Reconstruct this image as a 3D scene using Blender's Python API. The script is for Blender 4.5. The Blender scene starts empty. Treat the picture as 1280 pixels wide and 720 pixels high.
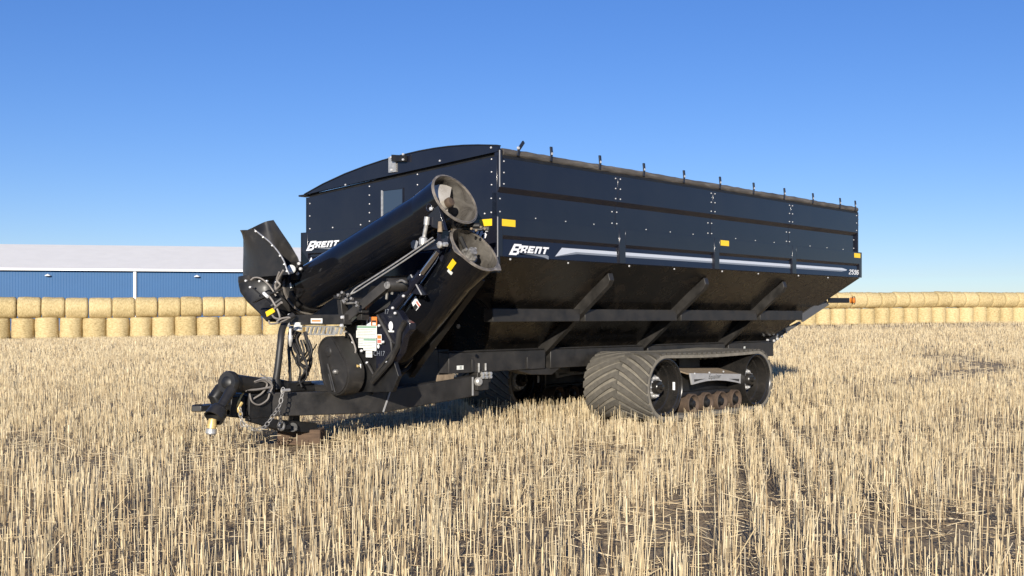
import bpy, bmesh, math, random
import numpy as np
from mathutils import Vector, Matrix
random.seed(7); rng = np.random.default_rng(11)
SC = bpy.context.scene; COL = SC.collection
R = math.radians

# ------------------------------------------------------------------ survey
F = 1380.0; HX, HY = 640.0, 395.0; EYE = 1.57          # focal length in px, horizon row, eye height
X0, Y0 = -0.1761, 13.5                                  # front near corner of the cart on the ground
BX, BY = 0.6690, 0.7433                                 # cart length axis
AX, AY = -0.7433, 0.6690                                # cart width axis
LEN, WID = 10.28, 3.91
SUN_AZ, SUN_EL = 6.5, 15.0

def at_u(px, py, u):
    dx = (px-HX)/F; t = (u + X0*BX + Y0*BY)/(dx*BX + BY)
    return Vector((u, (t*dx-X0)*AX + (t-Y0)*AY, EYE + (HY-py)/F*t))
def at_v(px, py, v):
    dx = (px-HX)/F; t = (v + X0*AX + Y0*AY)/(dx*AX + AY)
    return Vector(((t*dx-X0)*BX + (t-Y0)*BY, v, EYE + (HY-py)/F*t))

# ------------------------------------------------------------------ materials
def mat(name, base=(.5,.5,.5), rough=.5, metal=0., spec=.5):
    m = bpy.data.materials.new(name); m.use_nodes = True
    b = m.node_tree.nodes['Principled BSDF']
    b.inputs['Base Color'].default_value = (*base, 1); b.inputs['Roughness'].default_value = rough
    b.inputs['Metallic'].default_value = metal; b.inputs['Specular IOR Level'].default_value = spec
    return m
def N(m, kind, **kw):
    n = m.node_tree.nodes.new(kind)
    for k, v in kw.items():
        if k in n.inputs: n.inputs[k].default_value = v
        else: setattr(n, k, v)
    return n
def LK(m, a, b): m.node_tree.links.new(a, b)
def ramp(m, fac, stops):
    r = N(m, 'ShaderNodeValToRGB'); e = r.color_ramp.elements
    while len(e) < len(stops): e.new(.5)
    for i, (p, c) in enumerate(stops):
        e[i].position = p; e[i].color = (*c, 1) if len(c) == 3 else c
    LK(m, fac, r.inputs['Fac']); return r
def coords(m, scale=(1,1,1), rot=(0,0,0)):
    tc = N(m, 'ShaderNodeTexCoord'); mp = N(m, 'ShaderNodeMapping')
    mp.inputs['Scale'].default_value = scale; mp.inputs['Rotation'].default_value = rot
    LK(m, tc.outputs['Object'], mp.inputs['Vector']); return mp.outputs['Vector']
def bsdf(m): return m.node_tree.nodes['Principled BSDF']
def noisy(name, stops, scale=6, rough=(.3,.5), metal=0., bump=0., bscale=None, stretch=(1,1,1), detail=6, spec=.5, dist=0.):
    m = mat(name, rough=.5, metal=metal, spec=spec); b = bsdf(m); v = coords(m, stretch)
    n = N(m, 'ShaderNodeTexNoise', Scale=scale, Detail=detail, Roughness=.6, Distortion=dist); LK(m, v, n.inputs['Vector'])
    r = ramp(m, n.outputs['Fac'], stops); LK(m, r.outputs['Color'], b.inputs['Base Color'])
    mr = N(m, 'ShaderNodeMapRange'); mr.inputs[1].default_value = .3; mr.inputs[2].default_value = .7
    mr.inputs[3].default_value = rough[0]; mr.inputs[4].default_value = rough[1]
    LK(m, n.outputs['Fac'], mr.inputs[0]); LK(m, mr.outputs[0], b.inputs['Roughness'])
    if bump:
        n2 = N(m, 'ShaderNodeTexNoise', Scale=bscale or scale*4, Detail=4.); LK(m, v, n2.inputs['Vector'])
        bp = N(m, 'ShaderNodeBump', Strength=bump, Distance=.02); LK(m, n2.outputs['Fac'], bp.inputs['Height'])
        LK(m, bp.outputs['Normal'], b.inputs['Normal'])
    return m
M = {}
M['paint'] = noisy('black_gloss_paint', [(.3,(.0085,.0095,.017)),(.75,(.013,.0145,.022))], 1.6, (.10,.17), bump=.05, bscale=1.1)
M['tube'] = noisy('black_tube_paint', [(.35,(.004,.005,.008)),(.8,(.010,.0095,.0095))], 2.2, (.07,.13))
M['hopper'] = noisy('dusty_black_paint', [(.36,(.005,.0048,.0045)),(.55,(.011,.009,.007)),(.80,(.042,.031,.021))], 2.6, (.13,.36), bump=.06, bscale=2.2, dist=1.2, stretch=(1,1,1.4))
M['frame'] = noisy('satin_black_frame', [(.3,(.012,.0115,.011)),(.75,(.034,.031,.028))], 5, (.38,.6), bump=.03, bscale=30)
M['dark'] = noisy('dull_black_metal', [(.3,(.006,.006,.0065)),(.8,(.014,.0135,.013))], 7, (.4,.65))
M['rubberhood'] = noisy('black_moulded_rubber', [(.35,(.014,.0135,.013)),(.6,(.026,.024,.022)),(.85,(.070,.063,.055))], 3.2, (.35,.55), bump=.06, bscale=9, dist=.8)
M['track'] = noisy('dusty_track_rubber', [(.25,(.13,.118,.094)),(.55,(.18,.163,.132)),(.8,(.23,.208,.170))], 9, (.85,.95), bump=.25, bscale=60)
M['lug'] = noisy('worn_track_lug', [(.25,(.066,.060,.050)),(.6,(.098,.090,.075)),(.85,(.14,.128,.106))], 14, (.85,.95), bump=.2, bscale=80)
M['wheel'] = noisy('black_wheel_steel', [(.3,(.010,.010,.010)),(.62,(.020,.018,.016)),(.85,(.055,.045,.034))], 6, (.2,.4))
M['rust'] = noisy('rusty_roller', [(.3,(.045,.031,.022)),(.6,(.080,.053,.035)),(.8,(.12,.086,.060))], 12, (.7,.9), bump=.2)
M['dusty'] = noisy('dust_caked_steel', [(.3,(.16,.12,.08)),(.7,(.26,.20,.135))], 16, (.85,.95), bump=.2)
M['silver'] = noisy('grey_frame_paint', [(.3,(.27,.27,.275)),(.7,(.34,.34,.34))], 8, (.4,.55))
M['steel'] = noisy('worn_bare_steel', [(.25,(.10,.085,.07)),(.5,(.25,.23,.20)),(.75,(.46,.43,.385))], 5, (.20,.38), metal=.75, bump=.08, bscale=20, dist=.6)
M['lining'] = noisy('dulled_auger_lining', [(.25,(.08,.07,.06)),(.5,(.19,.175,.155)),(.75,(.36,.335,.295))], 5, (.22,.4), metal=.6, dist=.8)
M['blade'] = noisy('polished_blade_steel', [(.3,(.38,.345,.29)),(.7,(.66,.62,.55))], 4, (.25,.4), metal=.35)
M['rim'] = noisy('scuffed_flange_steel', [(.3,(.15,.135,.12)),(.7,(.38,.34,.29))], 12, (.4,.6), metal=.5, bump=.1)
M['galv'] = noisy('zinc_plated_steel', [(.3,(.42,.41,.39)),(.7,(.62,.61,.58))], 20, (.3,.5), metal=.6)
M['bolt'] = mat('zinc_bolt', (.62,.62,.62), .35, .3)
M['fitting'] = noisy('oily_zinc_fitting', [(.3,(.10,.095,.09)),(.7,(.36,.35,.33))], 30, (.35,.5), metal=.4)
M['brace'] = mat('grey_brace_paint', (.085,.086,.09), .4)
M['chain'] = noisy('weathered_chain', [(.3,(.22,.21,.195)),(.7,(.42,.41,.385))], 20, (.4,.55), metal=.5)
M['chrome'] = mat('chrome_rod', (.8,.8,.82), .12, 1.)
M['white'] = mat('white_decal', (.78,.79,.80), .4)
M['paper'] = noisy('off_white_label', [(.3,(.66,.67,.64)),(.7,(.78,.79,.75))], 30, (.4,.5))
M['print'] = mat('label_print', (.34,.37,.35), .5)
M['greenprint'] = mat('label_green_print', (.22,.36,.27), .5)
M['orange'] = mat('warning_orange', (.75,.22,.05), .5)
M['redlab'] = mat('warning_red', (.62,.16,.12), .5)
M['blackink'] = mat('label_black', (.03,.03,.03), .5)
M['silverd'] = mat('silver_decal', (.62,.64,.67), .3, .25)
M['greyd'] = mat('grey_decal', (.24,.26,.29), .32, .25)
M['yellow'] = mat('yellow_reflector', (.86,.56,.02), .35)
M['amber'] = mat('amber_lens', (.62,.20,.03), .25)
M['brass'] = noisy('yellow_plated_yoke', [(.3,(.55,.38,.12)),(.7,(.70,.52,.22))], 15, (.3,.5), metal=.3)
M['hose'] = mat('black_hose', (.018,.017,.016), .5)
M['greyhose'] = mat('grey_weathered_hose', (.22,.20,.18), .6)
M['tarp'] = noisy('weathered_tarp', [(.3,(.040,.036,.032)),(.55,(.09,.080,.070)),(.8,(.19,.170,.148))], 4, (.7,.9), bump=.5, bscale=14, stretch=(.6,3,3))
M['glass'] = mat('dark_window', (.03,.045,.07), .05, 0., .8)
M['rubberstrap'] = mat('blue_black_strap', (.012,.016,.028), .5)
M['timber'] = noisy('weathered_timber', [(.3,(.060,.036,.022)),(.7,(.125,.080,.050))], 5, (.8,.95), bump=.5, bscale=18, stretch=(1,8,8))

# ------------------------------------------------------------------ mesh builder
class MB:
    def __init__(s): s.v = []; s.f = []; s.m = []
    def add(s, vs, fs, mi=0):
        o = len(s.v); s.v += [tuple(p) for p in vs]
        for f in fs: s.f.append(tuple(i+o for i in f)); s.m.append(mi)
        return s
    def box(s, lo, hi, mi=0):
        (a,b,c),(d,e,f) = lo, hi
        a,d = min(a,d),max(a,d); b,e = min(b,e),max(b,e); c,f = min(c,f),max(c,f)
        vs = [(a,b,c),(d,b,c),(d,e,c),(a,e,c),(a,b,f),(d,b,f),(d,e,f),(a,e,f)]
        return s.add(vs, [(0,3,2,1),(4,5,6,7),(0,1,5,4),(1,2,6,5),(2,3,7,6),(3,0,4,7)], mi)
    def prism(s, poly, vec, mi=0):                     # polygon (list of 3D) extruded along vec
        n = len(poly); p = [Vector(q) for q in poly]; v = Vector(vec)
        vs = p + [q+v for q in p]
        fs = [tuple(range(n))[::-1], tuple(range(n, 2*n))]
        fs += [(i, (i+1) % n, n+(i+1) % n, n+i) for i in range(n)]
        return s.add(vs, fs, mi)
    def beam(s, p0, p1, w, h, up=(0,0,1), mi=0):       # rectangular bar
        p0, p1 = Vector(p0), Vector(p1); d = (p1-p0).normalized(); up = Vector(up)
        x = d.cross(up).normalized(); y = x.cross(d).normalized()
        q = [p0 + x*a*w/2 + y*b*h/2 for a, b in ((-1,-1),(1,-1),(1,1),(-1,1))]
        return s.prism(q, p1-p0, mi)
    def rings(s, rings, mi=0, closed=True, cap=(False, False), loop=False):
        n = len(rings[0]); vs = [p for r in rings for p in r]; fs = []
        for i in range(len(rings) - (0 if loop else 1)):
            i2 = (i+1) % len(rings)
            for j in range(n if closed else n-1):
                k = (j+1) % n; fs.append((i*n+j, i*n+k, i2*n+k, i2*n+j))
        if cap[0]: fs.append(tuple(range(n))[::-1])
        if cap[1]: fs.append(tuple(range((len(rings)-1)*n, len(rings)*n)))
        return s.add(vs, fs, mi)
    def tube(s, pts, r, seg=8, mi=0, cap=True):
        pts = [Vector(p) for p in pts]; rs = r if isinstance(r, (list, tuple)) else [r]*len(pts); out = []
        up = None
        for i, p in enumerate(pts):
            d = (pts[min(i+1, len(pts)-1)] - pts[max(i-1, 0)]).normalized()
            if up is None: up = Vector((0,0,1)) if abs(d.z) < .9 else Vector((1,0,0))
            x = d.cross(up).normalized(); y = x.cross(d).normalized(); up = y
            out.append([p + x*rs[i]*math.cos(2*math.pi*k/seg) + y*rs[i]*math.sin(2*math.pi*k/seg) for k in range(seg)])
        return s.rings(out, mi, True, (cap, cap))
    def lathe(s, o, d, prof, seg=24, mi=0, cap=(False, False)):   # prof: (along, radius)
        o, d = Vector(o), Vector(d).normalized()
        up = Vector((0,0,1)) if abs(d.z) < .9 else Vector((1,0,0))
        x = d.cross(up).normalized(); y = x.cross(d).normalized()
        rr = [[o + d*a + (x*math.cos(2*math.pi*k/seg) + y*math.sin(2*math.pi*k/seg))*r for k in range(seg)] for a, r in prof]
        return s.rings(rr, mi, True, cap)
    def bolt(s, p, n, r=.0115, h=.014, mi=0):
        return s.lathe(Vector(p)-Vector(n).normalized()*.004, n, [(0, r), (h, r*.9), (h+.002, .002)], 6, mi)
    def quad(s, p0, ex, ey, mi=0):
        p0, ex, ey = Vector(p0), Vector(ex), Vector(ey)
        return s.add([p0, p0+ex, p0+ex+ey, p0+ey], [(0,1,2,3)], mi)
    def build(s, name, mats, parent=None, bevel=0, smooth=35):
        me = bpy.data.meshes.new(name)
        me.from_pydata(s.v, [], s.f)
        mats = mats if isinstance(mats, (list, tuple)) else [mats]
        for m in mats: me.materials.append(m)
        me.polygons.foreach_set('material_index', s.m)
        bm = bmesh.new(); bm.from_mesh(me); bmesh.ops.recalc_face_normals(bm, faces=bm.faces); bm.to_mesh(me); bm.free()
        if smooth:
            me.shade_smooth(); me.set_sharp_from_angle(angle=R(smooth))
        o = bpy.data.objects.new(name, me); COL.objects.link(o)
        if parent: o.parent = parent
        if bevel:
            b = o.modifiers.new('edge', 'BEVEL'); b.width = bevel; b.segments = 2; b.limit_method = 'ANGLE'; b.angle_limit = R(40)
        return o
def attach(mb, mt, o):
    """adds small fixings to the mesh of the part they are screwed to"""
    if mt.name not in [q.name for q in o.data.materials]: o.data.materials.append(mt)
    k = [q.name for q in o.data.materials].index(mt.name); bm = bmesh.new(); bm.from_mesh(o.data); vs = [bm.verts.new(p) for p in mb.v]
    for f in mb.f:
        try: g = bm.faces.new([vs[i] for i in f]); g.material_index = k
        except ValueError: pass
    bmesh.ops.recalc_face_normals(bm, faces=bm.faces); bm.to_mesh(o.data); bm.free(); return o
def each(mb, name, mats, parent, **kw):
    """one object per loose piece"""
    par = list(range(len(mb.v)))
    def find(i):
        while par[i] != i: par[i] = par[par[i]]; i = par[i]
        return i
    for f in mb.f:
        for q in f[1:]: par[find(q)] = find(f[0])
    sets = {}
    for f, k in zip(mb.f, mb.m): sets.setdefault(find(f[0]), []).append((f, k))
    out = None
    for fs in sets.values():
        ids = sorted({i for f, _ in fs for i in f}); mp = {i: j for j, i in enumerate(ids)}; b = MB(); b.v = [mb.v[i] for i in ids]; b.f = [tuple(mp[i] for i in f) for f, _ in fs]; b.m = [k for _, k in fs]
        o = b.build(name, mats, parent, **kw); out = out or o
    return out
def spline(pts, n=6):
    p = [Vector(q) for q in pts]; p = [2*p[0]-p[1]] + p + [2*p[-1]-p[-2]]; out = []
    for i in range(1, len(p)-2):
        for k in range(n):
            t = k/n; a, b, c, d = p[i-1], p[i], p[i+1], p[i+2]
            out.append(.5*((2*b) + (c-a)*t + (2*a-5*b+4*c-d)*t*t + (3*b-a-3*c+d)*t**3))
    return out + [p[-2]]
def thing(name, label, cat, loc=(0,0,0), rotz=0, group=None):
    o = bpy.data.objects.new(name, None); COL.objects.link(o); o.location = loc; o.rotation_euler = (0,0,rotz)
    o.empty_display_size = .3
    return tag(o, label, cat, group)
def tag(o, label=None, cat=None, group=None, kind=None):
    for k, v in (('label', label), ('category', cat), ('group', group), ('kind', kind)):
        if v: o[k] = v
    return o

# ------------------------------------------------------------------ block lettering
GLYPH = {
 'B': ["111111.", "1111111", "11...11", "11...11", "111111.", "111111.", "11...11", "11...11", "1111111", "111111."],
 'R': ["111111", "111111", "11..11", "11..11", "11111.", "11111.", "11..11", "11..11"],
 'E': ["111111", "111111", "11....", "11111.", "11111.", "11....", "111111", "111111"],
 'n': ["111111", "111111", "11..11", "11..11", "11..11", "11..11", "11..11", "11..11"],
 'T': ["111111", "111111", "..11..", "..11..", "..11..", "..11..", "..11..", "..11.."],
 '2': [".1111.", "11..11", "....11", "...11.", "..11..", ".11...", "11....", "111111"],
 '5': ["111111", "11....", "11....", "11111.", "....11", "....11", "11..11", ".1111."],
 '9': [".1111.", "11..11", "11..11", ".11111", "....11", "....11", "11..11", ".1111."],
 '6': [".1111.", "11..11", "11....", "11111.", "11..11", "11..11", "11..11", ".1111."],
}
def glyphs(mb, text, o, ex, ey, cell, shear=.35, gap=1.2, mi=0, rows=None):
    """tiles block letters on the plane o + x*ex + y*ey, cells share edges and never overlap"""
    o, ex, ey = Vector(o), Vector(ex), Vector(ey); x = 0
    for ch in text:
        g = GLYPH[ch]; h = len(g); cw, chh = cell
        for r, row in enumerate(g):
            c = 0
            while c < len(row):
                if row[c] == '1':
                    c2 = c
                    while c2 < len(row) and row[c2] == '1': c2 += 1
                    y0, y1 = (h-1-r)*chh, (h-r)*chh
                    pt = lambda a, b: o + ex*(x + a*cw + b*shear) + ey*b
                    mb.add([pt(c,y0), pt(c2,y0), pt(c2,y1), pt(c,y1)], [(0,1,2,3)], mi); c = c2
                else: c += 1
        x += (len(g[0])+gap)*cw
    return x
def logo(mb, o, ex, ey, w, h, mi=0, mg=1):
    """B + RENT with the underline swoosh, w by h metres"""
    cx, cy = w/39.5, h/10.; o, ex, ey = Vector(o), Vector(ex), Vector(ey)
    glyphs(mb, 'B', o, ex, ey, (cx*1.2, cy), .8)
    glyphs(mb, 'REnT', o + ex*(9.2*cx+.8*2.6*cy) + ey*(2.6*cy), ex, ey, (cx*.98, cy*.80), .6, 1.0)
    P = lambda a, b: o + ex*a*cx + ey*b*cy
    mb.add([P(10.2,.9), P(25,1.0), P(34.5,-.6), P(38.5,-2.2), P(38.9,.8), P(37,1.8), P(11.6,1.8)], [(0,1,2,6),(2,3,4,5),(2,5,6)], mg)
# ------------------------------------------------------------------ the cart
CART = thing('grain_cart', 'huge black grain cart on rubber tracks with a folded auger, parked on the stubble', 'grain cart',
             (X0, Y0, 0), math.atan2(BY, BX))
ZB, ZF, ZT, ZL = 2.304, 2.785, 3.55, 3.30            # panel bottom, fold, near top, far top
JU = [at_v(774.5, 300, 0).x, at_v(893.3, 310, 0).x, at_v(990.6, 320, 0).x]
def zs(v): return ZB - .83*v                          # near slope of the hopper
UI = .07                                              # upper walls stand this far inside the lower panel

# near upper wall: four sheets in two bands
edges = [UI] + JU + [LEN-.12]
for i in range(4):
    m = MB(); a, b = edges[i]+.002, edges[i+1]-.002
    prof = [(.03,ZT),(.03,3.160),(.078,3.095),(.078,ZF+.004),(.115,ZF+.004),(.115,3.08),(.07,3.15),(.07,ZT)]
    m.prism([(a,v,z) for v,z in prof], (b-a,0,0))
    o = m.build('upper_wall_sheet', [M['paint'], M['bolt']], CART, .004)
    m = MB()
    for side, uu in ((0, edges[i]), (1, edges[i+1])):
        if i == 0 and side == 0: uu = UI+.02
        s = .055 if side == 0 else -.055
        for z in (3.48, 3.34, 3.20): m.bolt((uu+s, .03, z), (0,-1,0))
        for z in (3.02, 2.86): m.bolt((uu+s-.02, .078, z), (0,-1,0))
    L_ = edges[i+1]-edges[i]
    for k in range(3): m.bolt((edges[i]+L_*(.3+.25*k), .078, ZF+.035), (0,-1,0), .009)
    attach(m, M['bolt'], o)
# corner trim strips (thin light edges at the near front corner)
m = MB(); m.box((UI-.006,.022,3.16),(UI+.002,.034,ZT+.06)); m.box((-.004,-.004,ZB-.01),(.006,.004,ZF+.0)); each(m, 'corner_trim', M['silver'], CART)
m = MB(); m.box((UI,.034,ZT-.01),(UI+.06,.12,ZT+.075)); m.box((UI+.0,.078,ZF+.01),(UI+.05,.16,3.1)); each(m, 'corner_post', M['paint'], CART, bevel=.004)

# near lower panel: four pressed sections with a groove, decals, reflectors
edges2 = [0.] + JU + [LEN]
for i in range(4):
    a, b = edges2[i]+.003, edges2[i+1]-.003
    g0, g1 = a+(.09 if i == 0 else .14), b-(.012 if i < 3 else .10)
    if i < 3: g1 = b-.01
    m = MB()
    flat = [(0,ZB),(0,ZF),(.078,ZF),(.078,ZF-.03),(.03,ZF-.03),(.03,ZB)]
    gro = [(.016,ZB),(.020,2.36),(.032,2.520),(.0,2.565),(0,ZF),(.078,ZF),(.078,ZF-.03),(.055,ZF-.03),(.055,ZB)]
    m.prism([(a,v,z) for v,z in flat], (g0-a,0,0)); m.prism([(g0+.0005,v,z) for v,z in gro], (g1-g0-.001,0,0)); m.prism([(g1,v,z) for v,z in flat], (b-g1,0,0))
    o = m.build('lower_panel', M['paint'], CART, .003)
    # slanted plane of the lower strip: from (v .03, z 2.36) to (v .042, z 2.52)
    ey = Vector((0,.012,.16)).normalized(); nrm = Vector((0,-.16,.012)).normalized()
    P = lambda u, h: Vector((u,.020,2.36)) + ey*(h-.022) + nrm*.003
    m = MB()
    if i == 0:
        u0 = at_v(694, 315, .03).x
        m.add([P(u0-.02,-.0+.005), P(u0+.13,.126), P(b-.03,.126), P(b-.03,.082), P(u0+.42,.082)], [(0,1,4),(1,2,3,4)], 0)
        m.add([P(u0+.0,.004), P(u0+.42,.0815), P(b-.03,.0815), P(b-.03,.056), P(u0+.45,.056), P(u0+.16,.025)], [(0,1,4,5),(1,2,3,4)], 1)
        m.build('stripe_decal', [M['silverd'], M['greyd']], o)
        d = MB(); ul = at_v(634, 310, .03).x; ur = at_v(689, 310, .03).x
        logo(d, P(ul+.01,-.010)+nrm*.002, Vector((1,0,0)), ey, (ur-ul)*.92, .142); d.build('lettering_decal', [M['white'], M['greyd']], o)
    elif i < 3:
        m.add([P(g0+.01,.126), P(g1-.02,.126), P(g1-.02,.082), P(g0+.01,.082)], [(0,1,2,3)], 0)
        m.add([P(g0+.01,.0815), P(g1-.02,.0815), P(g1-.02,.056), P(g0+.01,.056)], [(0,1,2,3)], 1)
        m.build('stripe_decal', [M['silverd'], M['greyd']], o)
    else:
        ue = at_v(1060, 330, .03).x
        m.add([P(g0+.01,.126), P(ue-.25,.126), P(ue-.05,.1), P(ue-.1,.082), P(g0+.01,.082)], [(0,1,2,3,4)], 0)
        m.add([P(g0+.01,.0815), P(ue-.1,.0815), P(ue-.3,.056), P(g0+.01,.056)], [(0,1,2,3)], 1)
        m.build('stripe_decal', [M['silverd'], M['greyd']], o)
        d = MB(); glyphs(d, '2596', P(ue,.016)+nrm*.002, Vector((1,0,0)), ey, (.0150,.0115), .5, 1.2); d.build('number_decal', M['white'], o)
    # yellow reflectors
    for q, (x0, x1, y) in enumerate([(627.5,644,276.5)] if i == 0 else ([(900.8,911,302)] if i == 2 else ([(1067.8,1075.2,318.3)] if i == 3 else []))):
        p, p2 = at_v(x0, y, 0), at_v(x1, y, 0); m = MB(); m.box((p.x,-.004,2.762-.085),(p2.x,-.0008,2.762)); m.build('reflector', M['yellow'], o)
    m = MB()
    m.bolt((a+.25,.02,ZB-.03),(0,-1,-.3),.015); m.bolt((a+1.4,.03,ZB-.035),(0,-1,-.3),.013); attach(m, M['bolt'], o)

# front wall
def fq(px, py, du=0.): return at_u(px, py, UI+du)
m = MB()
top = lambda v: ZT + (ZL-ZT)*(v/WID)
poly = [(UI,.075,ZF+.003),(UI,.075,top(.075)+.0),(UI,WID-.06,top(WID)),(UI,WID-.06,ZF+.003)]
m.prism(poly, (.04,0,0)); o = m.build('front_wall', M['paint'], CART, .004)
m = MB()
for px, ys in ((462,(233,244,255,266,276.5)),(522,(218,231)),(387.5,(254.5,270,286)),(614.6,(199,215,231)),(614.2,(248,265.5))):
    for y in ys: m.bolt(fq(px, y), (-1,0,0))
for px, py in ((416,284.5),(451,281),(606,267)): m.bolt(fq(px, py), (-1,0,0), .013)
attach(m, M['bolt'], o)
# window
a, b = fq(479, 262), fq(503.5, 236); v0, v1, z0, z1 = b.y, a.y, a.z-.22, b.z
m = MB(); m.box((UI-.006,v0,z0),(UI-.001,v1,z1)); w = m.build('sight_window', M['glass'], o)
m = MB()
m.box((UI-.014,v1,z0),(UI-.001,v1+.03,z1+.01),0); m.box((UI-.014,v0-.015,z1),(UI-.001,v1,z1+.015),1); m.box((UI-.014,v0-.02,z0),(UI-.001,v0,z1),1)
m.build('window_frame', [M['galv'], M['paint']], w)
# recessed dark strip below the arched cap, and the cap
m = MB(); m.prism([(UI+.05,.03,top(.03)-.05),(UI+.05,.03,top(.03)+.06),(UI+.05,WID-.05,top(WID)+.05),(UI+.05,WID-.05,top(WID)-.05)], (.02,0,0)); m.build('cap_recess', M['dark'], CART)
arc_px = [(380.5,243.6),(404,230.5),(431,218.0),(456,208.5),(478,201.2),(502,194.6),(525,189.2),(543,186.0),(561,183.6),(580,182.2),(598,181.8),(622,182.3)]
arc = [fq(x, y, -.015) for x, y in arc_px]
low = [Vector((UI-.015, p.y, min(top(p.y)+.048, p.z-.004))) for p in arc]
m = MB(); m.rings([[a, b] for a, b in zip(arc, low)], closed=False)
m2 = MB(); n = len(arc)
m2.rings([[a, b, b+Vector((.05,0,0)), a+Vector((.05,0,0))] for a, b in zip(arc, low)], cap=(True, True))
o = m2.build('arched_cap', M['paint'], CART)
m = MB(); A = Vector((.0,.0,.0))
m.rings([[p+Vector((-.012,0,.0)), p+Vector((-.012,0,.014)), p+Vector((.06,0,.014)), p+Vector((.06,0,.0))] for p in arc], cap=(True, True))
m.box((UI-.03, arc[0].y-.03, arc[0].z-.02), (UI+.1, arc[0].y+.12, arc[0].z+.004)); m.build('cap_edging', M['dark'], o)
m = MB()
for px, py in ((432,231),(550,201),(614,184.5)): m.bolt(fq(px, py, -.015), (-1,0,0), .014)
attach(m, M['bolt'], o)
# latch bracket on the cap
a, b, c = fq(486.5, 216, -.02), fq(495.5, 199, -.02), fq(510, 197, -.02)
m = MB(); m.box((UI-.035,b.y,a.z),(UI-.016,a.y,b.z+.04),0)
m.prism([(UI-.075,b.y+.04,b.z-.03),(UI-.075,c.y,c.z-.055),(UI-.075,c.y,c.z+.025),(UI-.075,b.y+.04,b.z+.06)], (.035,0,0), 1)
for dy, dz in ((.03,.03),(.03,.2)): m.bolt((UI-.035,b.y+dy+.05,a.z+dz),(-1,0,0),.018,.02,2)
for q in (0.,.07): m.bolt((UI-.076,c.y+.03,c.z-.03+q),(-1,0,0),.016,.02,2)
m.build('latch_bracket', [M['galv'], M['dark'], M['bolt']], o)
# lower front panel with groove, lettering
ZFB = 2.10
m = MB()
gro = [(0,ZFB),(0.,2.40),(.03,2.425),(.03,2.462),(0,2.475),(0,ZF),(.09,ZF),(.09,ZF-.03),(.055,ZF-.03),(.055,ZFB)]
flat = [(0,ZFB),(0,ZF),(.09,ZF),(.09,ZF-.03),(.055,ZF-.03),(.055,ZFB)]
m.prism([(u,.16,z) for u,z in gro], (0,WID-.16-.16,0)); m.prism([(u,.006,z) for u,z in flat], (0,.1535,0)); m.prism([(u,WID-.1595,z) for u,z in flat], (0,.1595,0))
o = m.build('front_panel', M['paint'], CART, .004)
m = MB(); m.prism([(.02,.9,1.50),(.02,.9,ZFB-.002),(.02,WID-.03,ZFB-.002),(.02,WID-.03,1.50)], (.04,0,0)); m.build('front_skirt', M['dark'], CART, .004)
ez, ev = Vector((0,0,1)), Vector((0,-1,0))
l, r = at_u(382.5, 314, -.003), at_u(427, 310, -.003)
d = MB(); logo(d, Vector((-.003, l.y, l.z+.005)), ev, ez, (l.y-r.y)*.93, .135); d.build('lettering_decal', [M['white'], M['greyd']], o)
d = MB(); y0 = r.y-.06; d.add([(-.003,y0+.03,l.z+.03),(-.003,y0-.06,l.z+.15),(-.003,1.3,l.z+.15),(-.003,1.3,l.z+.06),(-.003,y0-.3,l.z+.07)], [(0,1,4),(1,2,3,4)]); d.build('stripe_decal', M['silverd'], o)
e = at_u(609.3, 299, -.003)
d = MB(); glyphs(d, '2596', Vector((-.003, e.y+.62, e.z)), ev, ez, (.021,.016), .5, 1.2); d.build('number_decal', M['white'], o)
def text(s, size, origin, ex, ey, mt, parent, name, shear=.2, offset=.0):
    c = bpy.data.curves.new(name, 'FONT'); c.body = s; c.size = size; c.shear = shear; c.offset = offset
    t = bpy.data.objects.new('tmp', c); COL.objects.link(t)
    dg = bpy.context.evaluated_depsgraph_get(); me = bpy.data.meshes.new_from_object(t.evaluated_get(dg)); bpy.data.objects.remove(t)
    ex, ey = Vector(ex).normalized(), Vector(ey).normalized(); ezz = ex.cross(ey)
    me.transform(Matrix((( *[ex[0],ey[0],ezz[0]], origin[0]), (*[ex[1],ey[1],ezz[1]], origin[1]), (*[ex[2],ey[2],ezz[2]], origin[2]), (0,0,0,1))))
    me.materials.clear(); me.materials.append(mt); me.name = name
    ob = bpy.data.objects.new(name, me); COL.objects.link(ob); ob.parent = parent; return ob
q = at_u(383.5, 334.5, -.003); text('Avalanche', .20, (-.003, q.y, q.z), ev, ez, M['white'], o, 'script_decal', .3, .004)
p, p2 = at_u(599.5, 276, -.004), at_u(614.8, 274, -.004); m = MB(); m.box((-.004,p2.y,2.68),(-.0008,p.y,2.765)); m.build('reflector', M['yellow'], o)
# far and rear walls (seen from the side only)
m = MB(); m.prism([(UI,WID-.06,ZF),(LEN-.12,WID-.06,ZF),(LEN-.12,WID-.06,ZL),(UI,WID-.06,ZL)], (0,.03,0)); m.box((0,WID-.03,ZB),(LEN,WID,ZF)); m.build('far_wall', M['paint'], CART)
m = MB(); m.prism([(LEN-.12,.031,ZF),(LEN-.12,.031,ZT),(LEN-.12,WID-.06,ZL),(LEN-.12,WID-.06,ZF)], (.03,0,0)); m.box((LEN-.03,.06,ZB),(LEN,WID-.031,ZF-.002)); rw = m.build('rear_wall', M['paint'], CART)
m = MB()
for z in (3.5,3.42,3.31): m.bolt((LEN-.092,.05,z),(1,0,0),.02,.03)
attach(m, M['bolt'], rw)

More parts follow.
